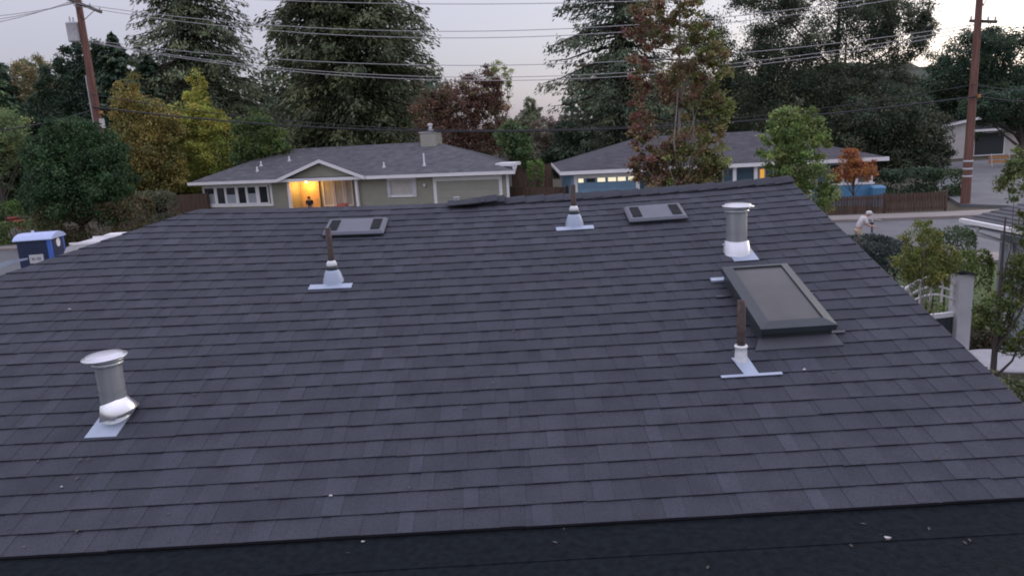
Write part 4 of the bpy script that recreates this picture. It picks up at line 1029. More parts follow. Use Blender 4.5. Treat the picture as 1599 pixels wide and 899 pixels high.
for i, (o_, pts) in enumerate(((-.9, [(222, 22), (470, 45), (690, 53), (860, 48), (1050, 40), (1370, 0)]), (-.3, [(222, 27), (470, 51), (690, 60), (860, 58), (1050, 47), (1370, 4)]),
                (.3, [(310, 83), (500, 95), (690, 101), (900, 99), (1060, 91), (1400, 55)]), (.9, [(310, 92), (500, 111), (690, 117), (900, 115), (1070, 108), (1400, 62)]),
                (.6, [(330, 97), (500, 116), (690, 124), (900, 121), (1070, 113), (1400, 69)]), (0, [(400, 0), (600, 4), (800, 8), (1000, 2), (1040, 0)]))):
    line_fit.o = o_
    lb = ('one of two close pale power lines running above the trio between poles', 'one of three pale power lines strung below the paired lines', 'topmost single pale power line crossing above the paired lines')[0 if i < 2 else 1 if i < 5 else 2]
    line_fit(pts, .018, 'power_line', lb, 'wire', None if i == 5 else ('paired power lines', 'power lines in the trio')[i > 1])
line_fit.o = -.25
line_fit([(165, 171), (400, 189), (690, 205), (860, 206), (1060, 197), (1180, 188), (1280, 179), (1515, 151)], .045, 'telephone_cable', 'thick black telephone cable strung low between the utility poles', 'cable')
line_fit([(165, 152), (400, 182), (690, 201), (860, 203), (1060, 193), (1280, 172), (1515, 131)], .02, 'telephone_cable', 'thin black cable strung just above the thick telephone cable', 'cable')
line_fit.o = -.3
def loose(a, b, sag, r, name, label, mt, group=None):
    a, b = Vector(a), Vector(b); path = [a.lerp(b, i/20)-Vector((0, 0, sag*4*(i/20)*(1-i/20))) for i in range(21)]
    o = MB(); o.tube([p-a for p in path], r, 6); ob = o.build(name, M[mt]); ob.location = a; return tag(ob, label, 'wire', group)
PLn = Pl-along*40+Vector((0, 0, 0))
loose(Pl+Vector((0, 0, zLc)), at_y(-120, 205, 46), .5, .04, 'telephone_cable', 'black cable leading away behind the trees from the transformer pole', 'cable')
for dz, y1 in ((0, 20), (.2, 8), (-.25, 32)):
    loose(Pl+side*dz*2+Vector((0, 0, zL+.2+dz*.3)), at_y(-150, y1+18, 47), .4, .018, 'power_line', 'thin power line leading away from the transformer pole crossarm', 'wire', 'power lines leading away')
for dz, py, lb in ((0, 150, 'dark cable leading away from the banded pole at its orange plate'), (.5, 132, 'dark cable leading away from the banded pole above its orange plate')):
    loose(Pr+Vector((0, 0, zRc+dz)), at_y(1720, py, 40), .3, .025, 'telephone_cable', lb, 'cable')

# ---------------------------------------------------------------- portable toilet
P = at_y(62, 372, 26.5); to_cam = Vector((-P.x, -P.y, 0)).normalized(); base_ang = math.atan2(to_cam.y, to_cam.x)+math.pi/2
T = thing('portable_toilet', 'dark blue portable toilet with pale blue roof standing beyond the roof edge', 'toilet', (P.x, P.y, 0), base_ang-math.radians(24))
# local: -y is the wide side towards the camera, +x the door side
z_eave = at_y(62, 372, 26.5).z
q = MB(); q.box(-.54, .54, -.54, .54, .12, z_eave); q.build('body', M['toilet'], T)
for k in range(6):
    q = MB(); q.box(-.44, .44, -.556, -.5405, z_eave-.12-k*.085, z_eave-.075-k*.085); q.build('louvre', M['toilet'], T)
for sx in (-1, 1):
    for sy in (-1, 1):
        if sx == -1 and sy == -1: continue
        q = MB(); q.box(sx*.50-.06, sx*.50+.06, sy*.50-.06, sy*.50+.06, .1, z_eave+.001); q.build('corner_post', M['toilet2'], T)
prof = [(-.62, 0), (-.60, .04), (-.42, .15), (-.15, .21), (.15, .21), (.42, .15), (.60, .04), (.62, 0)]
q = MB(); n = len(prof); vs = []
for xx, s in ((-.64, .96), (-.56, 1.0), (.56, 1.0), (.64, .96)):
    vs += [(xx, y*s, z_eave+z*s) for y, z in prof]
fs = [(j*n+i, j*n+i+1, (j+1)*n+i+1, (j+1)*n+i) for j in range(3) for i in range(n-1)] + [tuple(range(n)), tuple(reversed(range(3*n, 4*n)))]
fs = [tuple(reversed(f)) for f in fs]
# ridge of the roof runs towards the door
q.add(vs, fs); q.build('roof', M['toiletroof'], T)
q = MB(); q.box(-.20, .26, -.575, -.5565, z_eave-.80, z_eave-.50); sg = q.build('sign', M['dullwhite'], T)
q = MB()
for k, (a, b) in enumerate(((-.12, -.085), (-.07, -.035), (-.02, -.005), (.04, .075), (.09, .125), (.14, .175))):
    q.box(a, b, -.579, -.5755, z_eave-.70, z_eave-.60)
q.build('print', M['print_grey'], sg)
q = MB(); q.box(.541, .565, -.43, .43, .15, z_eave-.03); dr = q.build('door', M['toilet'], T)
q = MB(); q.tube([(.566, .02, z_eave-.18), (.578, .02, z_eave-.18)], .155, 24, smooth=False); q.build('badge', M['white'], dr)
q = MB(); q.tube([(.57, -.28, 1.05), (.60, -.28, 1.05), (.60, -.28, 1.2), (.57, -.28, 1.2)], .015, 6); q.build('handle', M['rubber'], dr)
q = MB(); q.box(-.58, .58, -.58, .58, 0, .119); q.build('base', M['toilet2'], T)
q = MB(); q.lathe([(.05, z_eave), (.05, z_eave+.26), (.001, z_eave+.27)], 10, (-.3, .25, 0)); q.build('vent_stack', M['toiletroof'], T)

# ---------------------------------------------------------------- pale van showing over the roof edge
P = Vector((-12.55, 26.0, 0)); vr = math.radians(2)
V_ = thing('parked_van', 'pale van roof with white box on top showing past the roof edge', 'van', (P.x, P.y, 0), vr)
Lv, Wv = 2.45, .92
q = MB(); prof = [(-Lv, .45), (-Lv, 1.75), (-Lv+.12, 1.93), (-Lv+.3, 2.0), (Lv-1.35, 2.0), (Lv-1.0, 1.86), (Lv-.55, 1.25), (Lv-.05, 1.05), (Lv+.02, .85), (Lv+.02, .42)]
n = len(prof); vs = [(x, -Wv*(1 if z < 1.3 else .93), z) for x, z in prof]+[(x, Wv*(1 if z < 1.3 else .93), z) for x, z in prof]
q.add(vs, [tuple(reversed(range(n))), tuple(range(n, 2*n))]+[(i, (i+1) % n, n+(i+1) % n, n+i) for i in range(n)]); q.build('body', M['dullwhite'], V_)
q = MB(); q.box(-Lv+.35, Lv-1.4, -Wv*.8, Wv*.8, 2.001, 2.03); q.build('roof_panel', M['tank'], V_)
for s in (-1, 1): q = MB(); q.box(-Lv+.2, Lv-1.35, s*Wv*.86-.03, s*Wv*.86+.03, 2.0, 2.06); q.build('roof_rail', M['white'], V_)
q = MB(); q.box(-1.35, -.62, -.25, .3, 2.031, 2.2); q.build('roof_box', M['white'], V_)
q = MB(); q.add([(Lv-.99, -.75, 1.85), (Lv-.99, .75, 1.85), (Lv-.54, .8, 1.27), (Lv-.54, -.8, 1.27)], [(0, 1, 2, 3)]); q.v = [(x+.012, y, z+.012) for x, y, z in q.v]; q.build('windscreen', M['glass'], V_)
for s in (-1, 1):
    q = MB(); q.box(-Lv+.6, Lv-1.3, s*Wv*.97-.01, s*Wv*.97+.01, 1.33, 1.75); q.build('side_window', M['glass'], V_)
    for xx in (-Lv+.85, Lv-.85):
        q = MB(); q.tube([(xx, s*(Wv-.2), .34), (xx, s*(Wv+.01), .34)], .34, 20); wo = q.build('wheel', M['rubber'], V_)
        q = MB(); q.tube([(xx, s*(Wv+.011), .34), (xx, s*(Wv+.02), .34)], .2, 16); q.build('rim', M['galv'], wo)

# ---------------------------------------------------------------- people
def skin_mesh(name, nodes, edges, mt, sub=2):
    me = bpy.data.meshes.new(name); me.from_pydata([n_[0] for n_ in nodes], edges, [])
    o = bpy.data.objects.new(name, me); COL.objects.link(o)
    sk = o.modifiers.new('skin', 'SKIN'); sk.use_smooth_shade = True
    for i, v in enumerate(me.skin_vertices[0].data): r = nodes[i][1]; v.radius = r if hasattr(r, '__len__') else (r, r); v.use_root = (i == 0)
    o.modifiers.new('sub', 'SUBSURF').levels = sub
    dg = bpy.context.evaluated_depsgraph_get(); ev = o.evaluated_get(dg); out = bpy.data.meshes.new_from_object(ev)
    bpy.data.objects.remove(o); out.materials.clear(); out.materials.append(mt); out.name = name
    out.polygons.foreach_set('use_smooth', [True]*len(out.polygons)); return out
def person(label, loc, rz, sc, stoop, shirt, trousers, hat=None, hair=True):
    """faces local +x"""
    t = thing('person', label, 'person', loc, rz); t.scale = (sc*1.12, sc*1.15, sc); s = stoop
    pel, sp, chs, nk = (0, 0, .93), (.06*s, 0, 1.12), (.17*s, 0, 1.34), (.26*s, 0, 1.48-.04*s)
    hd0, hd1, hd2 = (.31*s+.0, 0, 1.55-.06*s), (.36*s+.02, 0, 1.63-.09*s), (.385*s+.02, 0, 1.70-.10*s)
    nodes = [(pel, (.15, .11)), (sp, (.14, .10)), (chs, (.17, .115)), (nk, .055), (hd0, .066), (hd1, (.078, .094)), (hd2, (.062, .075))]
    edges = [(0, 1), (1, 2), (2, 3), (3, 4), (4, 5), (5, 6)]
    wr = {}
    for sg in (-1, 1):
        b = len(nodes)
        sh = (chs[0]+.01, sg*.19, chs[2]+.05); el = (chs[0]+.12*s-.02, sg*.235, chs[2]-.24); w_ = (chs[0]+.12+.28*s, sg*(.2-.06*s), chs[2]-.36+.02*s)
        hn = (w_[0]+.07, w_[1]-sg*.01, w_[2]-.02)
        nodes += [(sh, .062), (el, .045), (w_, .031), (hn, (.036, .022))]; edges += [(2, b), (b, b+1), (b+1, b+2), (b+2, b+3)]; wr[sg] = hn
        for k in range(5):                        # fingers, thumb on the inner side
            f = len(nodes)
            if k < 4: a = (hn[0]+.045, hn[1]+(k-1.5)*.018, hn[2]-.008); c = (hn[0]+.082-.006*abs(k-1.5), hn[1]+(k-1.5)*.02, hn[2]-.035); e_ = (hn[0]+.07, hn[1]+(k-1.5)*.02, hn[2]-.065)
            else: a = (hn[0]+.005, hn[1]-sg*.035, hn[2]-.002); c = (hn[0]+.035, hn[1]-sg*.055, hn[2]-.018); e_ = (hn[0]+.062, hn[1]-sg*.05, hn[2]-.035)
            nodes += [(a, .0095), (c, .0085), (e_, .007)]; edges += [(b+3, f), (f, f+1), (f+1, f+2)]
        b = len(nodes)
        hp = (0, sg*.095, .88); kn = (.05+.03*sg, sg*.10, .49); an = (-.01+.05*sg, sg*.10, .085); toe = (.15+.05*sg, sg*.115, .035); heel = (-.05+.05*sg, sg*.10, .04)
        nodes += [(hp, .092), (kn, .058), (an, .04), (toe, (.04, .03)), (heel, .033)]; edges += [(0, b), (b, b+1), (b+1, b+2), (b+2, b+3), (b+2, b+4)]
    put('body', skin_mesh('body', nodes, edges, M['skin']), t)
    # clothes follow the body
    n2 = [(pel, (.175, .135)), (sp, (.165, .125)), (chs, (.19, .135)), ((nk[0]-.02, 0, nk[2]-.03), .075)]; e2 = [(0, 1), (1, 2), (2, 3)]
    for sg in (-1, 1):
        b = len(n2); sh = (chs[0]+.01, sg*.195, chs[2]+.05); el = (chs[0]+.10*s-.015, sg*.232, chs[2]-.19); n2 += [(sh, .082), (el, .07)]; e2 += [(2, b), (b, b+1)]
    put('shirt', skin_mesh('shirt', n2, e2, M[shirt]), t)
    n3 = [((0, 0, .96), (.172, .13)), ((0, 0, .90), (.17, .13))]; e3 = [(0, 1)]
    for sg in (-1, 1):
        b = len(n3); n3 += [((0, sg*.1, .82), .115), ((.05+.03*sg, sg*.10, .47), .082)]; e3 += [(1, b), (b, b+1)]
        if trousers == 'darkcloth': n3 += [((0.02+.05*sg, sg*.1, .12), .06)]; e3 += [(b+1, b+2)]
    put('trousers', skin_mesh('trousers', n3, e3, M[trousers]), t)
    for sg in (-1, 1):
        q = MB(); q.box(-.08+.05*sg, .22+.05*sg, sg*.105-.05, sg*.105+.05, 0, .065); q.build('shoe', M['rubber'], t)
        q = MB(); q.lathe([(.001, -.012), (.012, 0), (.001, .012)], 6, (hd1[0]+.086, sg*.03, hd1[2]+.012)); q.build('eye', M['rubber'], t)
        q = MB(); q.lathe([(.001, -.03), (.016, -.01), (.018, .012), (.001, .03)], 8, (hd1[0]-.005, sg*.083, hd1[2])); q.build('ear', M['skin'], t)
    q = MB(); q.add([(hd1[0]+.085, -.014, hd1[2]-.03), (hd1[0]+.085, .014, hd1[2]-.03), (hd1[0]+.115, 0, hd1[2]-.028), (hd1[0]+.088, 0, hd1[2]+.02)], [(0, 1, 2), (1, 3, 2), (3, 0, 2)]); q.build('nose', M['skin'], t)
    q = MB(); q.box(hd1[0]+.078, hd1[0]+.088, -.025, .025, hd1[2]-.062, hd1[2]-.054); q.build('mouth', M['redpaint'], t)
    cap = MB(); cc = (hd1[0]-.005, 0, hd1[2]+.02)
    cap.lathe([(.112, 0), (.115, .04), (.098, .09), (.06, .118), (.001, .126)], 16, cc)
    co = cap.build('cap' if hat else 'hair', M[hat or 'darkcloth'], t); 
    if hat:
        br = MB(); br.add([(cc[0]+.07, -.085, cc[2]+.02), (cc[0]+.15, -.07, cc[2]-.005), (cc[0]+.19, 0, cc[2]-.015), (cc[0]+.15, .07, cc[2]-.005), (cc[0]+.07, .085, cc[2]+.02)], [(0, 1, 2, 3, 4)])
        br.v += [(x, y, z-.01) for x, y, z in br.v]; br.add([], [], 0); br.f += [[9, 8, 7, 6, 5]]+[[i, (i+1) % 5, 5+(i+1) % 5, 5+i] for i in range(5)]; br.mi += [0]*6; br.sm += [False]*6
        br.build('brim', M[hat], co)
    return t
P = at_y(1339, 378, 26.6)
person('person in white shirt, khaki shorts and white cap stooping by the kerb', (P.x, P.y, 0.10 if far_edge(P.x)-P.y > 9 else -0.01), math.radians(-8), .84, 1.0, 'shirt', 'khaki', 'shirt')
# bicycle held in front of that person
bp_ = P+Vector((.62, .25, 0)); BK = thing('bicycle', 'dark bicycle held by the person in the white shirt', 'bicycle', (bp_.x, bp_.y, 0.10 if far_edge(P.x)-P.y > 9 else -.012), math.radians(62))
for xx in (-.52, .52):
    q = MB(); pts_ = [(xx+.33*math.cos(a), 0, .34+.33*math.sin(a)) for a in np.linspace(0, 2*math.pi, 25)]; q.tube(pts_, .018, 6, cap=False); wo = q.build('wheel', M['rubber'], BK)
    q = MB()
    for a in np.linspace(0, math.pi, 7)[:-1]: q.tube([(xx+.32*math.cos(a), 0, .34+.32*math.sin(a)), (xx-.32*math.cos(a), 0, .34-.32*math.sin(a))], .003, 4)
    tag(q.build('spokes', M['galv'], wo), kind='stuff')
q = MB(); a, b, c, d = (-.52, 0, .34), (-.08, 0, .30), (-.2, 0, .82), (.36, 0, .82)
for p_, r_ in (((b, d), .02), ((c, d), .018), ((b, c), .018), ((a, b), .012), ((a, c), .012), ((d, (.52, 0, .34)), .016)): q.tube(p_, r_, 8)
q.build('frame', M['darkcloth'], BK)
q = MB(); q.tube([(.36, 0, .8), (.32, 0, .98), (.36, 0, 1.0)], .014, 6); q.tube([(.22, -.3, 1.0), (.36, -.1, 1.01), (.36, .1, 1.01), (.22, .3, 1.0)], .013, 6); q.build('handlebar', M['galv'], BK)
q = MB(); q.prism([(-.34, -.07, .93), (-.34, .07, .93), (-.08, .02, .92), (-.08, -.02, .92)], (0, 0, .05)); q.tube([(-.2, 0, .8), (-.21, 0, .93)], .013, 6); q.build('saddle', M['rubber'], BK)
q = MB(); q.tube([(-.08, -.12, .3), (-.08, .12, .3)], .02, 6); q.tube([(-.08, .1, .3), (-.02, .1, .16)], .01, 5); q.tube([(-.08, -.1, .3), (-.14, -.1, .44)], .01, 5); q.build('crank', M['galv'], BK)
fx = F1.x(478, 316, .5); P = F1.o+F1.s*fx+F1.n*.9
person('person in dark clothing standing at the glowing porch door', (P.x, P.y, 0.0), math.radians(-100), .80, .15, 'darkcloth', 'darkcloth')

# ---------------------------------------------------------------- garden gate, table and path by the right-hand yard
gy = 12.6; GT = drop(1500, 470, gy); G = thing('garden_gate', 'white arched garden gate with slate panels beside the right hand tree', 'gate', GT, math.radians(10))
zt = at_y(1500, 427, gy).z; half = .17
q = MB(); q.box(-.14, .14, -.11, .11, 0, zt); po_ = q.build('post', M['dullwhite'], G)
q = MB(); q.prism([(-.30, -.16, zt+.10), (.16, -.16, zt-.03), (.16, -.16, zt-.0), (-.30, -.16, zt+.14)], (0, .32, 0)); q.build('cap', M['slate'], po_)
wg = 1.2; q = MB(); q.box(-wg-.22, -wg, -.11, .11, 0, zt-.1); q.build('post', M['dullwhite'], G)
def arc(u): return zt-.02-.24*(2*u-1)**2*1.0
q = MB(); q.tube([(-wg+wg*u, 0, arc(u)) for u in np.linspace(0, .9, 12)], .04, 8); q.build('arch_rail', M['white'], G)
for k, o_ in enumerate((.16, .30)):
    q = MB(); q.tube([(-wg+wg*u, 0, arc(u)-o_) for u in np.linspace(.02, .88, 12)], .018, 6); q.build('grille_bar', M['white'], G)
for u in (.15, .32, .5, .68, .85):
    q = MB(); q.tube([(-wg+wg*u, 0, arc(u)), (-wg+wg*u, 0, arc(u)-.42)], .018, 6); q.build('grille_bar', M['white'], G)
q = MB(); q.box(-wg+.001, -.141, -.03, .03, zt-.75, zt-.67); q.build('lock_rail', M['white'], G)
for k in range(7):
    x0_ = -wg+.01+k*(wg-.13)/7; q = MB(); q.box(x0_, x0_+(wg-.13)/7-.012, -.02, .02, .06, zt-.751); q.build('panel', M['slate'], G)
P = at_z(1562, 562, .72); TB_ = thing('patio_table', 'round white patio table behind the trunk of the right hand tree', 'table', (P.x, P.y, 0))
q = MB(); q.lathe([(.001, .69), (.60, .69), (.62, .70), (.62, .72), (.60, .73), (.001, .73)], 36); q.build('table_top', M['dullwhite'], TB_)
q = MB(); q.lathe([(.04, .03), (.035, .35), (.05, .69)], 12); q.build('column', M['dullwhite'], TB_)
for k in range(4):
    a = k*math.pi/2+.4; q = MB(); q.tube([(0, 0, .12), (.3*math.cos(a), .3*math.sin(a), .05), (.38*math.cos(a), .38*math.sin(a), .015)], .022, 6); q.build('foot', M['dullwhite'], TB_)
pa = MB(); a = at_z(1545, 590); b = at_z(1640, 640)
pp = [at_z(1552, 596), at_z(1568, 594), at_z(1660, 640), at_z(1650, 662)]
pa.add([(p.x, p.y, .02) for p in pp]+[(p.x, p.y, -.04) for p in pp], [(0, 1, 2, 3), (0, 4, 5, 1), (1, 5, 6, 2), (2, 6, 7, 3), (3, 7, 4, 0)]); struct('path', pa, M['concrete'])
# terracotta pots / red things in the left garden and at the porch
for i, (px, py, y, lb) in enumerate(((21, 345, 45.5, 'terracotta pot among the left garden shrubs'), (31, 350, 44.8, 'red flower pot beside the low left hedge'))):
    P = at_y(px, py, y); o = MB(); o.lathe([(.18, -.3), (.27, .15), (.30, .16), (.30, .24), (.24, .24), (.22, .1), (.001, .1)], 14); ob = o.build('plant_pot', M['redpaint']); ob.location = (P.x, P.y, P.z); tag(ob, lb, 'pot')
    s_ = MB(); s_.box(P.x-.3, P.x+.3, P.y-.3, P.y+.3, 0, P.z-.301); tag(s_.build('pot_stand', M['concrete']), 'low concrete block under the '+('terracotta' if i == 0 else 'red flower')+' pot', 'block')
P = F1.o+F1.s*F1.x(534, 318, .1)+F1.n*.15; o = MB(); zz = F1.p(534, 321, .15)[1]
o.lathe([(.25, 0), (.34, zz*.8), (.38, zz*.82), (.38, zz+.12), (.30, zz+.12), (.28, zz*.9), (.001, zz*.9)], 14); ob = o.build('planter', M['redpaint']); ob.location = (P.x, P.y, 0); tag(ob, 'tall terracotta planter beside the porch windows of the olive house', 'planter')

# ---------------------------------------------------------------- trees and shrubs
def ground_at(px, y): P = at_y(px, 300, y); return Vector((P.x, P.y, 0))
def zy(px, py, y): return at_y(px, py, y).z
def wpx(n, y): return n*y/FPX
GRN = [(.030, .048, .020), (.024, .040, .018), (.038, .056, .024)]
DKG = [(.018, .030, .018), (.014, .025, .016), (.024, .036, .020)]
def lobes_px(px, y, L):
    """lobes given in photo pixels (x, y centre, half width, half height) at distance y, relative to the base under px"""
    b = ground_at(px, y); out = []
    for (cx, cy, hw, hh) in L:
        P = at_y(cx, cy, y); r = wpx(hw, y); out.append((P.x-b.x, 0, P.z, r, r*.9, wpx(hh, y)))
    return b, out
def tree_px(name, label, px, y, L, cols, seed, cat='tree', **k):
    b, lob = lobes_px(px, y, L); return broadleaf(name, label, cat, b, lob, cols, seed, **k)
def conifer_px(name, label, px, y, top, hw_px, cols, seed, shape=.75, full=.45, **k):
    """hw_px: greatest half width in pixels"""
    b = ground_at(px, y); Hh = zy(px, top, y); r = wpx(hw_px, y)
    prof = lambda t: r*min(1.0, ((1-t)/(1-full))**shape) if t > full else r*(.82+.18*t/full)
    return conifer(name, label, b, Hh, prof, cols, seed, **k)
# tall conifers
conifer_px('fir_tree', 'tall dense dark fir with full dark crown behind the olive house chimney', 566, 62, -330, 122, [(.034, .041, .021), (.027, .034, .018), (.044, .049, .023)], 1, shape=.6, full=.42, branches=520, per=95, z0=.05, card=(.75, .30), droop=.30, trunk_r=.6, spread=.26)
conifer_px('cedar_tree', 'tall conifer with drooping branches behind the yellow trees', 335, 68, -210, 108, [(.029, .039, .023), (.037, .045, .023)], 2, shape=.7, full=.34, branches=430, per=70, z0=.08, card=(.75, .26), droop=.42, trunk_r=.45, gap=.2, spread=.2)
conifer_px('redwood_tree', 'tall redwood with bare dark trunk and ragged branches behind the blue house', 973, 58, -420, 112, [(.028, .038, .021), (.022, .032, .019), (.038, .045, .023)], 3, shape=.62, full=.30, branches=360, per=70, z0=.06, card=(.65, .24), droop=.40, trunk_r=.62, gap=.25, up_tip=.3, spread=.2)
# dark conifers at the left
for i, (px, y, top, hw, lb) in enumerate((
        (190, 64, 66, 52, 'narrow dark conifer behind the ochre tree'), (213, 61, 50, 56, 'pointed dark conifer whose tip rises above the ochre tree'), (262, 64, 84, 62, 'dark conifer between the ochre tree and the drooping conifer'),
        (28, 70, 100, 66, 'dark conifer at the back of the left garden'), (-8, 60, 55, 66, 'tall grey green conifer behind the grey house'))):
    conifer_px('conifer_tree', lb, px, y, top, hw, DKG if i < 4 else GRN, 20+i, shape=.62, full=.35, branches=230, per=80, z0=.06, card=(.8, .36), droop=.28, trunk_r=.28)
# broadleaf trees
tree_px('oak_tree', 'broad dark green tree crown behind the transformer pole', 120, 64, [(112, 100, 26, 32), (140, 95, 34, 30), (95, 135, 34, 40), (150, 140, 50, 50), (110, 190, 60, 50), (170, 200, 50, 50), (70, 190, 40, 50)], DKG, 30, clumps=190, per=150, leaf=.28, trunk_r=.3, clump_r=.26)
tree_px('tree', 'tan autumn tree top between dark trees left of the transformer pole', 50, 72, [(52, 105, 26, 18), (40, 130, 30, 26), (60, 160, 30, 40)], [(.10, .085, .045), (.08, .075, .04)], 29, clumps=50, per=120, leaf=.26, trunk_r=.2)
tree_px('maple_tree', 'ochre and olive autumn tree right of the transformer pole', 222, 55, [(200, 165, 30, 44), (228, 190, 46, 44), (250, 200, 36, 40), (222, 240, 60, 50), (200, 280, 40, 40), (250, 275, 48, 40)], [(.115, .092, .028), (.10, .085, .028), (.075, .072, .024), (.060, .064, .022)], 31, clumps=190, per=150, leaf=.24, trunk_r=.2, clump_r=.26)
tree_px('birch_tree', 'yellow green autumn tree with a tall spire beside the olive house', 318, 58, [(309, 130, 13, 26), (311, 160, 22, 26), (312, 190, 40, 28), (346, 205, 24, 34), (282, 195, 22, 38), (330, 245, 38, 36), (296, 245, 38, 40), (300, 280, 36, 26)], [(.170, .155, .036), (.145, .142, .034), (.115, .128, .030), (.085, .108, .026)], 32, clumps=200, per=140, leaf=.22, trunk_r=.16, clump_r=.26)
tree_px('tree', 'mid green tree between the yellow green tree and the dense fir', 405, 55, [(400, 215, 42, 44), (422, 235, 34, 34), (385, 240, 26, 26)], [(.040, .060, .018), (.055, .070, .02), (.03, .048, .018)], 33, clumps=70, per=150, leaf=.24)
tree_px('autumn_tree', 'russet brown autumn tree behind the olive house chimney', 722, 56, [(668, 178, 28, 34), (715, 165, 42, 44), (752, 140, 34, 34), (765, 185, 34, 46), (700, 215, 52, 36), (745, 235, 44, 34), (690, 150, 20, 18)], [(.060, .032, .024), (.052, .030, .022), (.070, .044, .028), (.048, .038, .022)], 34, clumps=220, per=120, leaf=.22, trunk_r=.22, clump_r=.22, limbs=24)
tree_px('tree', 'pale green feathery tree top behind the russet tree', 784, 66, [(780, 116, 20, 20), (795, 140, 8, 20), (772, 150, 20, 30)], [(.12, .13, .06), (.10, .11, .05)], 35, clumps=36, per=60, leaf=.22, trunk_r=.14)
tree_px('tree', 'green bushy tree right of the russet tree', 806, 53, [(800, 215, 24, 32), (815, 235, 22, 28)], [(.040, .060, .024), (.03, .05, .02)], 36, clumps=44, per=130, leaf=.22)
tree_px('tree', 'small pointed tree seen in the gap between houses', 829, 84, [(828, 165, 12, 16), (830, 190, 18, 22)], [(.075, .085, .05), (.06, .07, .04)], 37, clumps=30, per=70, leaf=.3, trunk_r=.14)
tree_px('tree', 'brown grey bare looking tree in the gap between houses', 856, 76, [(850, 205, 26, 26), (872, 225, 26, 36), (845, 240, 20, 34)], [(.075, .060, .048), (.06, .055, .04)], 38, clumps=60, per=90, leaf=.26, limbs=24)
tree_px('tree', 'bushy dark green tree left of the redwood trunk', 905, 60, [(900, 225, 40, 40), (870, 250, 26, 26)], DKG, 39, clumps=60, per=140, leaf=.26)
b, _l = lobes_px(838, 47, [(838, 270, 10, 10)])
hedge('shrub', 'bright yellow green shrub behind the gap fence', 'shrub', b, (wpx(26, 47), .9, zy(838, 249, 47)), [(.05, .08, .018), (.036, .065, .016)], 40, n=1600, leaf=.14, rough=.3)
# street trees on our side
tree_px('sweetgum_tree', 'slender autumn tree with pale trunk, red leaves on one side and green on other', 1062, 20.5, [(1000, 120, 22, 50), (1015, 40, 34, 48), (1005, 205, 26, 48), (1065, 20, 34, 55), (1108, 95, 34, 60), (1120, 170, 32, 40), (1060, 130, 40, 55), (1085, 235, 50, 44), (1030, 250, 42, 40), (1110, 262, 36, 28), (1060, -60, 24, 40), (1000, 265, 26, 26), (1060, 285, 60, 22)],
        [(.2, .1, .05)], 41, clumps=430, per=52, leaf=.105, trunk_r=.075, bark='palebark', fill=.10, clump_r=.21, sidecols=((.070, .036, .027), (.058, .070, .022)), limbs=11, trunk_h=zy(1060, -70, 20.5), open_=.3, aspect=.75)
tree_px('young_tree', 'small fresh green tree before the blue house front', 1240, 17.5, [(1232, 195, 36, 32), (1258, 215, 36, 36), (1218, 240, 36, 36), (1250, 262, 44, 36), (1284, 210, 16, 18), (1265, 305, 42, 26), (1292, 300, 24, 20), (1225, 275, 30, 24)], [(.060, .085, .027), (.048, .072, .022), (.075, .092, .030)], 42, clumps=190, per=80, leaf=.085, trunk_r=.05, bark='palebark', fill=.12, clump_r=.22, limbs=22)
tree_px('young_tree', 'yellow green sapling hanging over the garden gate', 1452, 12.0, [(1438, 375, 30, 34), (1455, 420, 42, 34), (1418, 410, 24, 26), (1478, 400, 24, 24)], [(.058, .066, .017), (.046, .058, .016), (.070, .072, .020)], 43, clumps=100, per=70, leaf=.052, trunk_r=.03, bark='palebark', clump_r=.26, limbs=10, open_=.3)
tree_px('young_tree', 'leafy green tree with brown trunk by the white patio table', 1574, 11.2, [(1596, 275, 32, 44), (1612, 360, 30, 40), (1612, 420, 40, 50), (1565, 485, 36, 40), (1592, 530, 30, 34), (1580, 440, 22, 24)], [(.036, .048, .015), (.028, .040, .013), (.050, .056, .016)], 44, clumps=150, per=75, leaf=.055, trunk_r=.06, bark='bark', clump_r=.25, limbs=8, open_=.3)
# big dark trees behind the blue house and the side road
DK2 = [(.026, .034, .020), (.020, .028, .018), (.036, .040, .024)]
tree_px('pine_tree', 'broad dark pine with open branches behind the blue house roof', 1300, 62, [(1230, 60, 60, 60), (1330, 40, 70, 55), (1410, 60, 46, 40), (1445, 45, 24, 22), (1280, 130, 80, 50), (1370, 130, 56, 44), (1180, 110, 40, 60), (1200, -10, 60, 40), (1320, -40, 80, 40), (1290, 200, 90, 40), (1230, 170, 70, 50), (1400, 20, 50, 36)], DK2, 51, clumps=460, per=150, leaf=.30, trunk_r=.42, clump_r=.26, limbs=12, aspect=.45, fill=.34)
tree_px('oak_tree', 'dark spreading oak right of the blue house roof', 1395, 58, [(1350, 195, 60, 50), (1410, 190, 56, 54), (1450, 215, 40, 40), (1400, 245, 50, 34), (1330, 240, 40, 30), (1440, 250, 46, 30)], DK2, 52, clumps=220, per=150, leaf=.26, trunk_r=.4, clump_r=.24, limbs=20)
tree_px('oak_tree', 'dark rounded oak behind the banded utility pole', 1535, 72, [(1515, 100, 60, 52), (1570, 95, 60, 50), (1480, 130, 44, 42), (1540, 150, 70, 40), (1600, 150, 60, 50), (1450, 155, 40, 30), (1500, 190, 60, 30), (1560, 60, 36, 20)], DKG, 53, clumps=330, per=140, leaf=.30, trunk_r=.5, clump_r=.23, limbs=26)
tree_px('oak_tree', 'dark oak with grey limbs overhanging the cream house roof', 1590, 57, [(1560, 165, 40, 24), (1600, 172, 40, 34), (1520, 165, 24, 16)], DKG, 54, clumps=110, per=110, leaf=.24, trunk_r=.3, limbs=26)
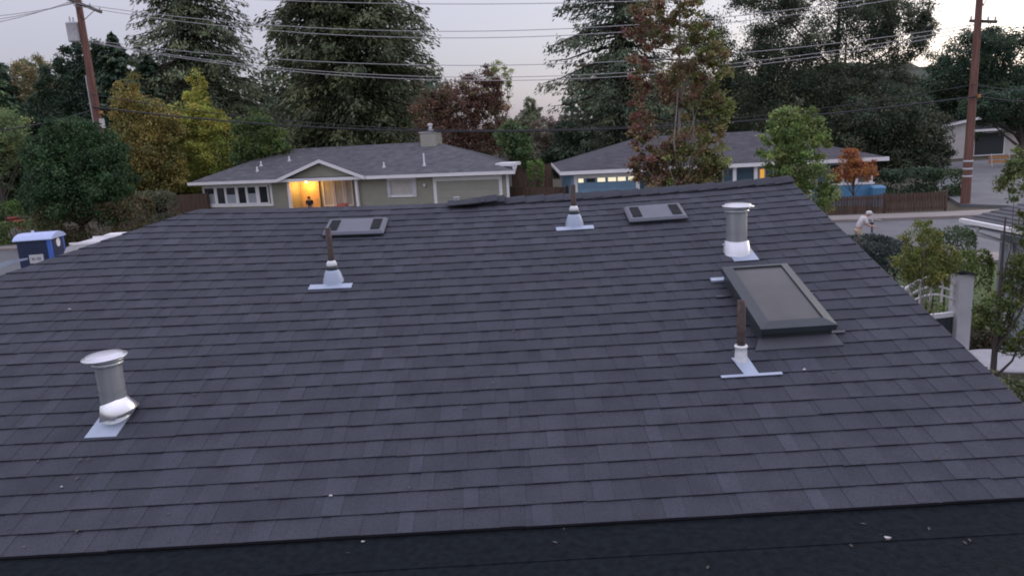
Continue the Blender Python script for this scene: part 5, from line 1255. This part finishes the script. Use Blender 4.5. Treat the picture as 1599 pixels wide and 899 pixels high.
tree_px('tree', 'dark tree between the redwood and the broad pine', 1130, 66, [(1110, 110, 40, 90), (1150, 170, 40, 60), (1090, 190, 40, 40)], DKG, 55, clumps=110, per=130, leaf=.28, trunk_r=.3)
tree_px('japanese_maple', 'small orange red maple before the blue porch', 1333, 36.6, [(1328, 246, 20, 13), (1345, 266, 24, 16), (1318, 270, 22, 14), (1362, 258, 10, 12)], [(.13, .052, .020), (.15, .068, .022), (.10, .038, .020)], 56, clumps=90, per=55, fill=.1, leaf=.13, trunk_r=.05, limbs=20)
# shrubs and hedges
def shrub(label, px, y, bot, top, hw, cols, seed, name='shrub', cat='shrub', dep=None, n=3500, leaf=.12, rough=.25, rz=0.0):
    b = ground_at(px, y); hedge(name, label, cat, b, (wpx(2*hw, y), dep or wpx(2*hw, y)*.7, zy(px, top, y)), cols, seed, n=n, leaf=leaf, rough=rough, rz=rz)
tree_px('round_tree', 'large rounded dark green tree hiding the base of the transformer pole', 118, 41.2, [(115, 215, 50, 36), (85, 250, 50, 44), (155, 250, 48, 46), (120, 285, 84, 44), (172, 310, 40, 50), (70, 300, 34, 26), (120, 322, 70, 26)], [(.017, .034, .014), (.014, .028, .012), (.022, .039, .016)], 61, clumps=330, per=170, leaf=.19, trunk_r=.2, clump_r=.24)
tree_px('tree', 'grey green leafy tree beside the grey house', 2, 46, [(8, 205, 40, 32), (-20, 240, 40, 40), (25, 235, 22, 20)], [(.060, .085, .035), (.05, .07, .03), (.085, .10, .04)], 62, clumps=70, per=120, leaf=.2)
shrub('brown twiggy hedge below the rounded green tree', 140, 40.6, 370, 312, 78, [(.050, .036, .020), (.038, .034, .018), (.032, .040, .016)], 63, 'hedge', 'hedge', dep=1.8, n=26000, leaf=.10)
shrub('pale grey green bush beside the plank fence', 243, 46.5, 360, 298, 30, [(.055, .060, .036), (.045, .050, .030)], 64, n=4500, leaf=.12)
shrub('low green hedge in front of the grey house', 22, 43.0, 372, 345, 62, [(.045, .062, .020), (.035, .05, .018)], 65, 'hedge', 'hedge', dep=1.4, n=5500, leaf=.13)
shrub('green shrub standing left of the low garden wall', 5, 46, 350, 312, 22, [(.05, .085, .025), (.04, .07, .02)], 66, n=2600)
shrub('dark green bush behind the picket fence', 1415, 41, 305, 262, 44, DKG, 67, n=5200, leaf=.15, rough=.35)
shrub('dark bush at the corner of the picket fence', 1474, 40.5, 300, 264, 30, [(.022, .034, .018), (.03, .045, .02)], 68, n=3600, leaf=.14)
shrub('clipped dome of dark green hedge beside the right hand house', 1484, 20.8, 390, 355, 38, [(.028, .042, .018), (.022, .034, .016)], 69, 'hedge', 'hedge', n=7000, leaf=.06, rough=.08)
shrub('dark clipped hedge beyond the gable end of our roof', 1370, 17.0, 440, 371, 50, [(.016, .022, .020), (.02, .026, .022)], 70, 'hedge', 'hedge', n=42000, leaf=.05, rough=.07, dep=2.2)
shrub('yellow green low shrub by the garden gate', 1500, 15.5, 480, 392, 48, [(.045, .062, .016), (.036, .052, .014)], 71, n=9000, leaf=.055, rough=.2)
shrub('dark low shrub under the patio table tree', 1600, 9.2, 640, 585, 60, [(.03, .04, .02), (.045, .05, .022)], 72, n=5000, leaf=.05)
shrub('reddish low shrub behind the garden gate post', 1545, 15.0, 560, 515, 24, [(.06, .045, .03), (.04, .05, .03)], 73, n=2600, leaf=.06)
# far woods closing the view: one mass
R = np.random.default_rng(99); PP, CC = [], []
for px in np.arange(-260, 1900, 9):
    y = R.uniform(86, 120); gap = 690 < px < 900
    top = R.normal(205 if gap else (112 if px < 300 else 128), 16)
    if 1380 < px < 1480: top = R.normal(120, 10)
    b = at_y(px, top, y); m_ = 260; h = b.z
    zz = R.random(m_)**.7*h; rad = 3.2*(1-(zz/h)**2.2)**.6+.2; a = R.uniform(0, 6.28, m_); rr_ = rad*R.random(m_)**.4
    PP.append(np.stack([b.x+rr_*np.cos(a), b.y+rr_*np.sin(a), zz], 1)); c = np.array([(.026, .038, .024), (.034, .044, .026), (.05, .046, .03)][R.choice(3, p=[.5, .35, .15])])
    if gap: c = np.array((.06, .06, .045))
    CC.append(c*np.exp(R.normal(0, .2, (m_, 1))))
P = np.concatenate(PP); V, Fq, cl = leaves(P, None, R.uniform(.5, 1.2, len(P)), .6, np.concatenate(CC), R, up=.6)
tag(put('distant_woods', np_mesh('distant_woods', V, Fq, cl, M['leaf'])), 'dark far woods closing the view behind the houses', 'woods', kind='stuff')
